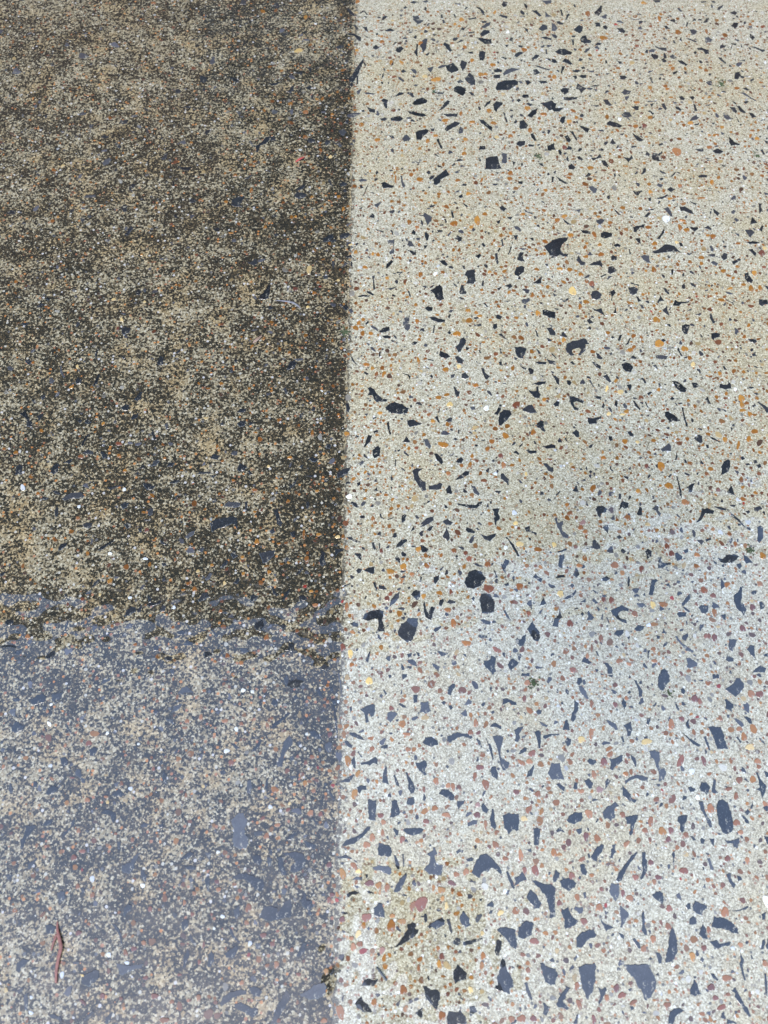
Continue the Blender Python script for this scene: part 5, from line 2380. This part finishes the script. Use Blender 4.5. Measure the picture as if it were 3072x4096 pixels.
for parent, side in ((slab_worn, True), (slab_clean, False)):
    mine = [d for d in dark if d[1] == side]
    for d in mine[:100]:
        V, F, K = [], [], []
        c = d[4]
        inlay(d[2]-c, .00012+rnd.random()*.0002, d[3], V, F, K)
        o = mesh_obj('dark_stone', V, F, M_dark, parent, K); o.location = (c[0], c[1], 0)
    V, F, K = [], [], []
    for d in mine[100:]:
        inlay(d[2], .00010+rnd.random()*.0002, d[3], V, F, K)
    # the countless little slivers between them, in view and around it
    for _ in range(2200 if side else 8500):
        x, y = nr.uniform(-.85, .85), nr.uniform(-.4, .8)
        if (x < edge_x(y)) != side: continue
        inview = abs(x) < .26+.2*(y+.1) and -.16 < y < .62
        r = .00115*math.exp(nr.normal(0, .42)) if inview else .0013*math.exp(nr.normal(0, .6))
        r = min(r, .0028 if inview else .007)
        asp = nr.uniform(.35, .9)
        if not free(x, y, r): continue
        P = blob(x, y, r/math.sqrt(asp), r*math.sqrt(asp), nr.uniform(0, 3.14), 8, .28)
        occupy(P)
        g = nr.uniform(.012, .05) + (.02 if side else 0)
        inlay(P, .00008+rnd.random()*.0002, (g, g, g*1.1), V, F, K, .0001)
    tag(mesh_obj('small_dark_stones', V, F, M_dark, parent, K), kind='stuff')

PK = {'o': ('orange_pebble', [(.25, .105, .016), (.29, .135, .026), (.21, .08, .014)]),
      'b': ('brown_pebble', [(.14, .045, .020), (.17, .062, .032), (.12, .042, .026)]),
      't': ('reddish_pebble', [(.21, .085, .028), (.17, .065, .022), (.24, .105, .04)]),
      'w': ('white_pebble', [(.58, .57, .50), (.50, .51, .50)]),
      'y': ('yellow_pebble', [(.46, .33, .14), (.50, .35, .13)]),
      'p': ('pink_pebble', [(.25, .14, .11)])}
for line in PEBBLES.split('\n'):
    q = line.split()
    if len(q) < 6: continue
    x, y, rx, ry, ang = [float(v) for v in q[1:]]
    x, y, rx, ry = x*1e-4, y*1e-4, rx*1e-4, ry*1e-4
    name, pal = PK[q[0]]
    kk = rnd.uniform(.8, 1.15); col = tuple(v*kk for v in rnd.choice(pal))
    if x < edge_x(y): rx, ry, col = rx*.88, ry*.88, tuple(v*.8 for v in col)
    P = blob(0, 0, rx, ry, R(ang), 16, .12)
    occupy(P+np.array((x, y)))
    V, F, K = [], [], []
    inlay(P, .0002+rnd.random()*.0002, col, V, F, K, .0003)
    side = x < edge_x(y)
    o = mesh_obj(name, V, F, M_peb, slab_worn if side else slab_clean, K); o.location = (x, y, 0)

pal = [((.29, .12, .02), 26), ((.23, .085, .017), 24), ((.16, .06, .025), 20), ((.21, .10, .035), 10), ((.09, .048, .028), 10),
       ((.38, .27, .12), 9), ((.45, .42, .34), 5), ((.21, .19, .15), 8), ((.45, .45, .41), .8), ((.30, .03, .015), .6)]
pc = [p[0] for p in pal]; pw = np.array([p[1] for p in pal], float); pw /= pw.sum()
for parent, side in ((slab_worn, True), (slab_clean, False)):
    V, F, K = [], [], []
    N = 80000
    X, Y = nr.uniform(-.85, .85, N), nr.uniform(-.42, .8, N)
    S, T = np.exp(nr.normal(0, .36, N)), nr.uniform(0, 1, N)
    for x, y, s, t in zip(X, Y, S, T):
        e = x-edge_x(y)
        if (e < 0) != side: continue
        if side:
            # fewer show through the grime far from the join
            dens = .16 + .65*math.exp(e/.06) + .25*max(0, min(1, (.25-y)/.3))
            if t > dens*.5: continue
            r = .00105*s
        else:
            dens = .78+.22*math.sin(x*31+2*math.sin(y*23))*math.cos(y*37+x*11)
            if t > dens: continue
            r = .00120*s
        r = min(r, .0029)
        if not free(x, y, r): continue
        asp = nr.uniform(.55, 1)
        P = blob(x, y, r/math.sqrt(asp), r*math.sqrt(asp), nr.uniform(0, 3.14), 8, .13)
        occupy(P)
        c = pc[nr.choice(len(pc), p=pw)]; k = nr.uniform(.6, 1.0)
        if side: k *= .7
        inlay(P, .00008+nr.random()*.0002, tuple(min(.85, q*k*.85) for q in c), V, F, K, .00012)
    tag(mesh_obj('small_pebbles', V, F, M_peb, parent, K), kind='stuff')

# ------------------------------------------------------------------ bits lying on the slabs
def strand(name, pts, rad, mat, flat=.5, seg=6):
    """a tapering stalk through the points; rad is one radius per point"""
    pts = [np.array(p, float) for p in pts]
    fine, fr = [], []
    for i in range(len(pts)-1):
        for j in range(6):
            t = j/6; p0 = pts[max(i-1, 0)]; p1 = pts[i]; p2 = pts[i+1]; p3 = pts[min(i+2, len(pts)-1)]
            fine.append(.5*((2*p1)+(-p0+p2)*t+(2*p0-5*p1+4*p2-p3)*t*t+(-p0+3*p1-3*p2+p3)*t**3))
            fr.append(rad[i]*(1-t)+rad[i+1]*t)
    fine.append(pts[-1]); fr.append(rad[-1])
    o0 = fine[0].copy(); V, F = [], []
    for i, p in enumerate(fine):
        d = fine[min(i+1, len(fine)-1)]-fine[max(i-1, 0)]; d /= max(np.linalg.norm(d), 1e-9)
        side = np.cross(d, (0, 0, 1)); side /= max(np.linalg.norm(side), 1e-9)
        r = fr[i]*(1+.12*math.sin(i*1.9))
        for k in range(seg):
            a = 6.2832*k/seg
            q = p + side*r*math.cos(a) + np.array((0, 0, 1))*r*flat*(math.sin(a)+1)
            V.append(tuple(q-np.array((o0[0], o0[1], 0))))
    for i in range(len(fine)-1):
        for k in range(seg):
            F.append((i*seg+k, i*seg+(k+1) % seg, (i+1)*seg+(k+1) % seg, (i+1)*seg+k))
    F.append(tuple(range(seg))[::-1]); F.append(tuple(range((len(fine)-1)*seg, len(fine)*seg)))
    o = mesh_obj(name, V, F, mat, smooth=True); o.location = (o0[0], o0[1], .0003)
    return o
def mm(*p): return [(x*1e-4, y*1e-4, z*1e-4) for x, y, z in p]

stalk = strand('leaf_stalk', mm((-2092, -610, 1), (-2087, -649, 3), (-2069, -694, 6), (-2045, -751, 9), (-2050, -808, 8), (-2054, -884, 4), (-2048, -949, 1)), [.0004, .0008, .0011, .0012, .0011, .0010, .0007], plain('red_stalk', (.15, .055, .04), .6, .6, 300), .35, 8)
tag(stalk, 'reddish brown forked leaf stalk lying in the wet on the dark slab', 'leaf stalk')
fk = strand('fork', mm((-2085, -681, 5), (-2095, -719, 6), (-2102, -751, 4), (-2107, -774, 1)), [.0009, .0008, .0007, .0005], bpy.data.materials['red_stalk'], .35, 8)
fk.location = fk.location - stalk.location; fk.parent = stalk
tag(strand('seed_husk', mm((-962, 4230, 1), (-855, 4213, 5), (-784, 4188, 8), (-726, 4137, 3)), [.0002, .0009, .0010, .0003], plain('grey_husk', (.13, .125, .13), .6, .4, 700), .5, 8),
    'thin curved pale grey husk lying on the weathered slab', 'husk')
tag(strand('hair', mm((-800, 5140, 10), (-790, 5069, 16), (-798, 5011, 10), (-818, 4969, 1)), [.0002, .0003, .0003, .0002], plain('black_hair', (.008, .008, .008), .4, .2, 300), 1, 5),
    'short curled black hair on the weathered slab', 'hair')
tag(strand('leaf_fragment', mm((-849, 5842, 1), (-810, 5875, 4), (-764, 5908, 2)), [.0005, .0013, .0004], plain('red_leaf', (.30, .05, .04), .5, .4, 500), .3, 6),
    'small dark red sliver of leaf on the grimy slab', 'leaf')
tag(strand('leaf_fragment', mm((-1123, 3785, 1), (-1094, 3813, 4), (-1053, 3858, 2)), [.0005, .0017, .0006], plain('pale_leaf', (.20, .13, .09), .6, .5, 500), .3, 6),
    'small pinkish pale leaf scrap near the middle of the grimy slab', 'leaf')
tag(strand('twig', mm((-46, -866, 1), (-21, -894, 5), (16, -939, 2)), [.0004, .0007, .0006], plain('grey_twig', (.05, .055, .06), .6, .3, 500), .6, 6),
    'thin straight grey twig lying on the pale slab', 'twig')


# ------------------------------------------------------------------ moss caught in pits of the clean slab
M_moss = plain('moss', (.035, .05, .018), .95, .6, 900)
V, F = [], []
for cx, cy, rr, n in [(3413, 6901, 92, 90), (1484, 5922, 57, 60), (1070, 900, 51, 60), (2803, 1909, 50, 50), (2031, 831, 47, 25), (505, 6790, 39, 30), (3603, 5922, 50, 30), (-333, 3902, 56, 60)]:
    for _ in range(n):
        a = nr.uniform(0, 6.28); d = abs(nr.normal(0, .5))*rr*1e-4
        x, y = cx*1e-4+d*math.cos(a), cy*1e-4+d*math.sin(a)
        r = nr.uniform(.0003, .0009); i0 = len(V)
        for k in range(6):
            b = 6.2832*k/6+a; V.append((x+r*math.cos(b)*nr.uniform(.6, 1.3), y+r*math.sin(b)*nr.uniform(.6, 1.3), .0001))
        V.append((x, y, .0004+nr.uniform(0, .0004)))
        for k in range(6): F.append((i0+k, i0+(k+1) % 6, i0+6))
tag(mesh_obj('moss', V, F, M_moss), 'tiny dark green moss tufts in pits of the pale slab', 'moss', kind='stuff')

# ------------------------------------------------------------------ the house whose eave shows in the wet
def box(name, x0, x1, y0, y1, z0, z1, mat, parent=None):
    V = [(x, y, z) for z in (z0, z1) for y in (y0, y1) for x in (x0, x1)]
    F = [(0, 2, 3, 1), (4, 5, 7, 6), (0, 1, 5, 4), (2, 6, 7, 3), (0, 4, 6, 2), (1, 3, 7, 5)]
    return mesh_obj(name, V, F, mat, parent)
house = bpy.data.objects.new('house', None); C.objects.link(house)
house.location = (0, .74, 0)
tag(house, 'brick house with a deep dark eave beyond the top of the paving', 'house')
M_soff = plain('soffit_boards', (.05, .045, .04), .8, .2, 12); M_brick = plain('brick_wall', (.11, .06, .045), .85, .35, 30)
M_trim = plain('gutter_paint', (.10, .10, .10), .5, .1, 20); M_glass = plain('window_glass', (.02, .025, .03), .08, .1, 5)
def prism(name, pts, z0, z1, mat, parent):
    n = len(pts); V = [(x, y, z) for z in (z0, z1) for x, y in pts]
    return mesh_obj(name, V, [tuple(range(n))[::-1], tuple(range(n, 2*n))]+[(k, (k+1) % n, n+(k+1) % n, n+k) for k in range(n)], mat, parent)
# the eave has a corner: square on to the left, angled away to the right
EAVE = [(-5, .20), (-.08, .11), (.45, .30), (1.6, .60), (5, 1.5)]
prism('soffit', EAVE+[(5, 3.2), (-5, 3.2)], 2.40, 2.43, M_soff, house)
g0 = [(x, y-.004) for x, y in EAVE]; g1 = [(x, y-.10) for x, y in EAVE]
prism('gutter', g1+g0[::-1], 2.36, 2.47, M_trim, house)
prism('roof', [(x, y-.13) for x, y in EAVE]+[(5.1, 8), (-5.1, 8)], 2.475, 2.56, plain('roof_tiles', (.06, .055, .055), .8, .3, 25), house)
box('wall', -4.6, 4.6, 1.605, 6.8, .0, 2.395, M_brick, house)
for wx in (-3.1, -.6, 2.2):
    f = box('window', wx, wx+1.3, 1.56, 1.602, 1.0, 2.05, M_trim, house)
    box('pane', wx+.06, wx+1.24, 1.545, 1.557, 1.06, 1.99, M_glass, f)

# ------------------------------------------------------------------ the phone that takes the picture, held just above the lens point
M_case = plain('phone_case', (.012, .012, .014), .5, .1, 50)
def rounded(w, h, r, d, n=6):
    P = []
    for cx, cy, a0 in ((w/2-r, h/2-r, 0), (-w/2+r, h/2-r, 90), (-w/2+r, -h/2+r, 180), (w/2-r, -h/2+r, 270)):
        for k in range(n+1):
            a = R(a0+90*k/n); P.append((cx+r*math.cos(a), cy+r*math.sin(a)))
    m = len(P); V = [(x, y, z) for z in (0, d) for x, y in P]
    return V, [tuple(range(m))[::-1], tuple(range(m, 2*m))]+[(k, (k+1) % m, m+(k+1) % m, m+k) for k in range(m)]
phone = bpy.data.objects.new('mobile_phone', None); C.objects.link(phone)
tag(phone, 'black mobile phone with an added panel that widens its dark reflection over the join of the slabs', 'phone')
phone.location = (.012, -.150, .562); phone.rotation_euler = (R(90-PITCH), 0, R(-4))
mesh_obj('body', *rounded(.080, .164, .012, .0085), M_case, phone)
V, F = rounded(.032, .034, .008, .0022); b = mesh_obj('lens_bump', V, F, M_case, phone); b.location = (-.019, .060, -.0023)
V, F = rounded(.080, .164, .012, .003); b = mesh_obj('added_sky_blocker', V, F, M_case, phone); b.location = (.083, 0, .003)  # added panel beside the phone, widens the dark gap in the reflected sky
V, F = rounded(.074, .156, .009, .0004); b = mesh_obj('screen', V, F, plain('screen_glass', (.02, .02, .025), .1, .05, 10), phone); b.location = (0, 0, .0087)
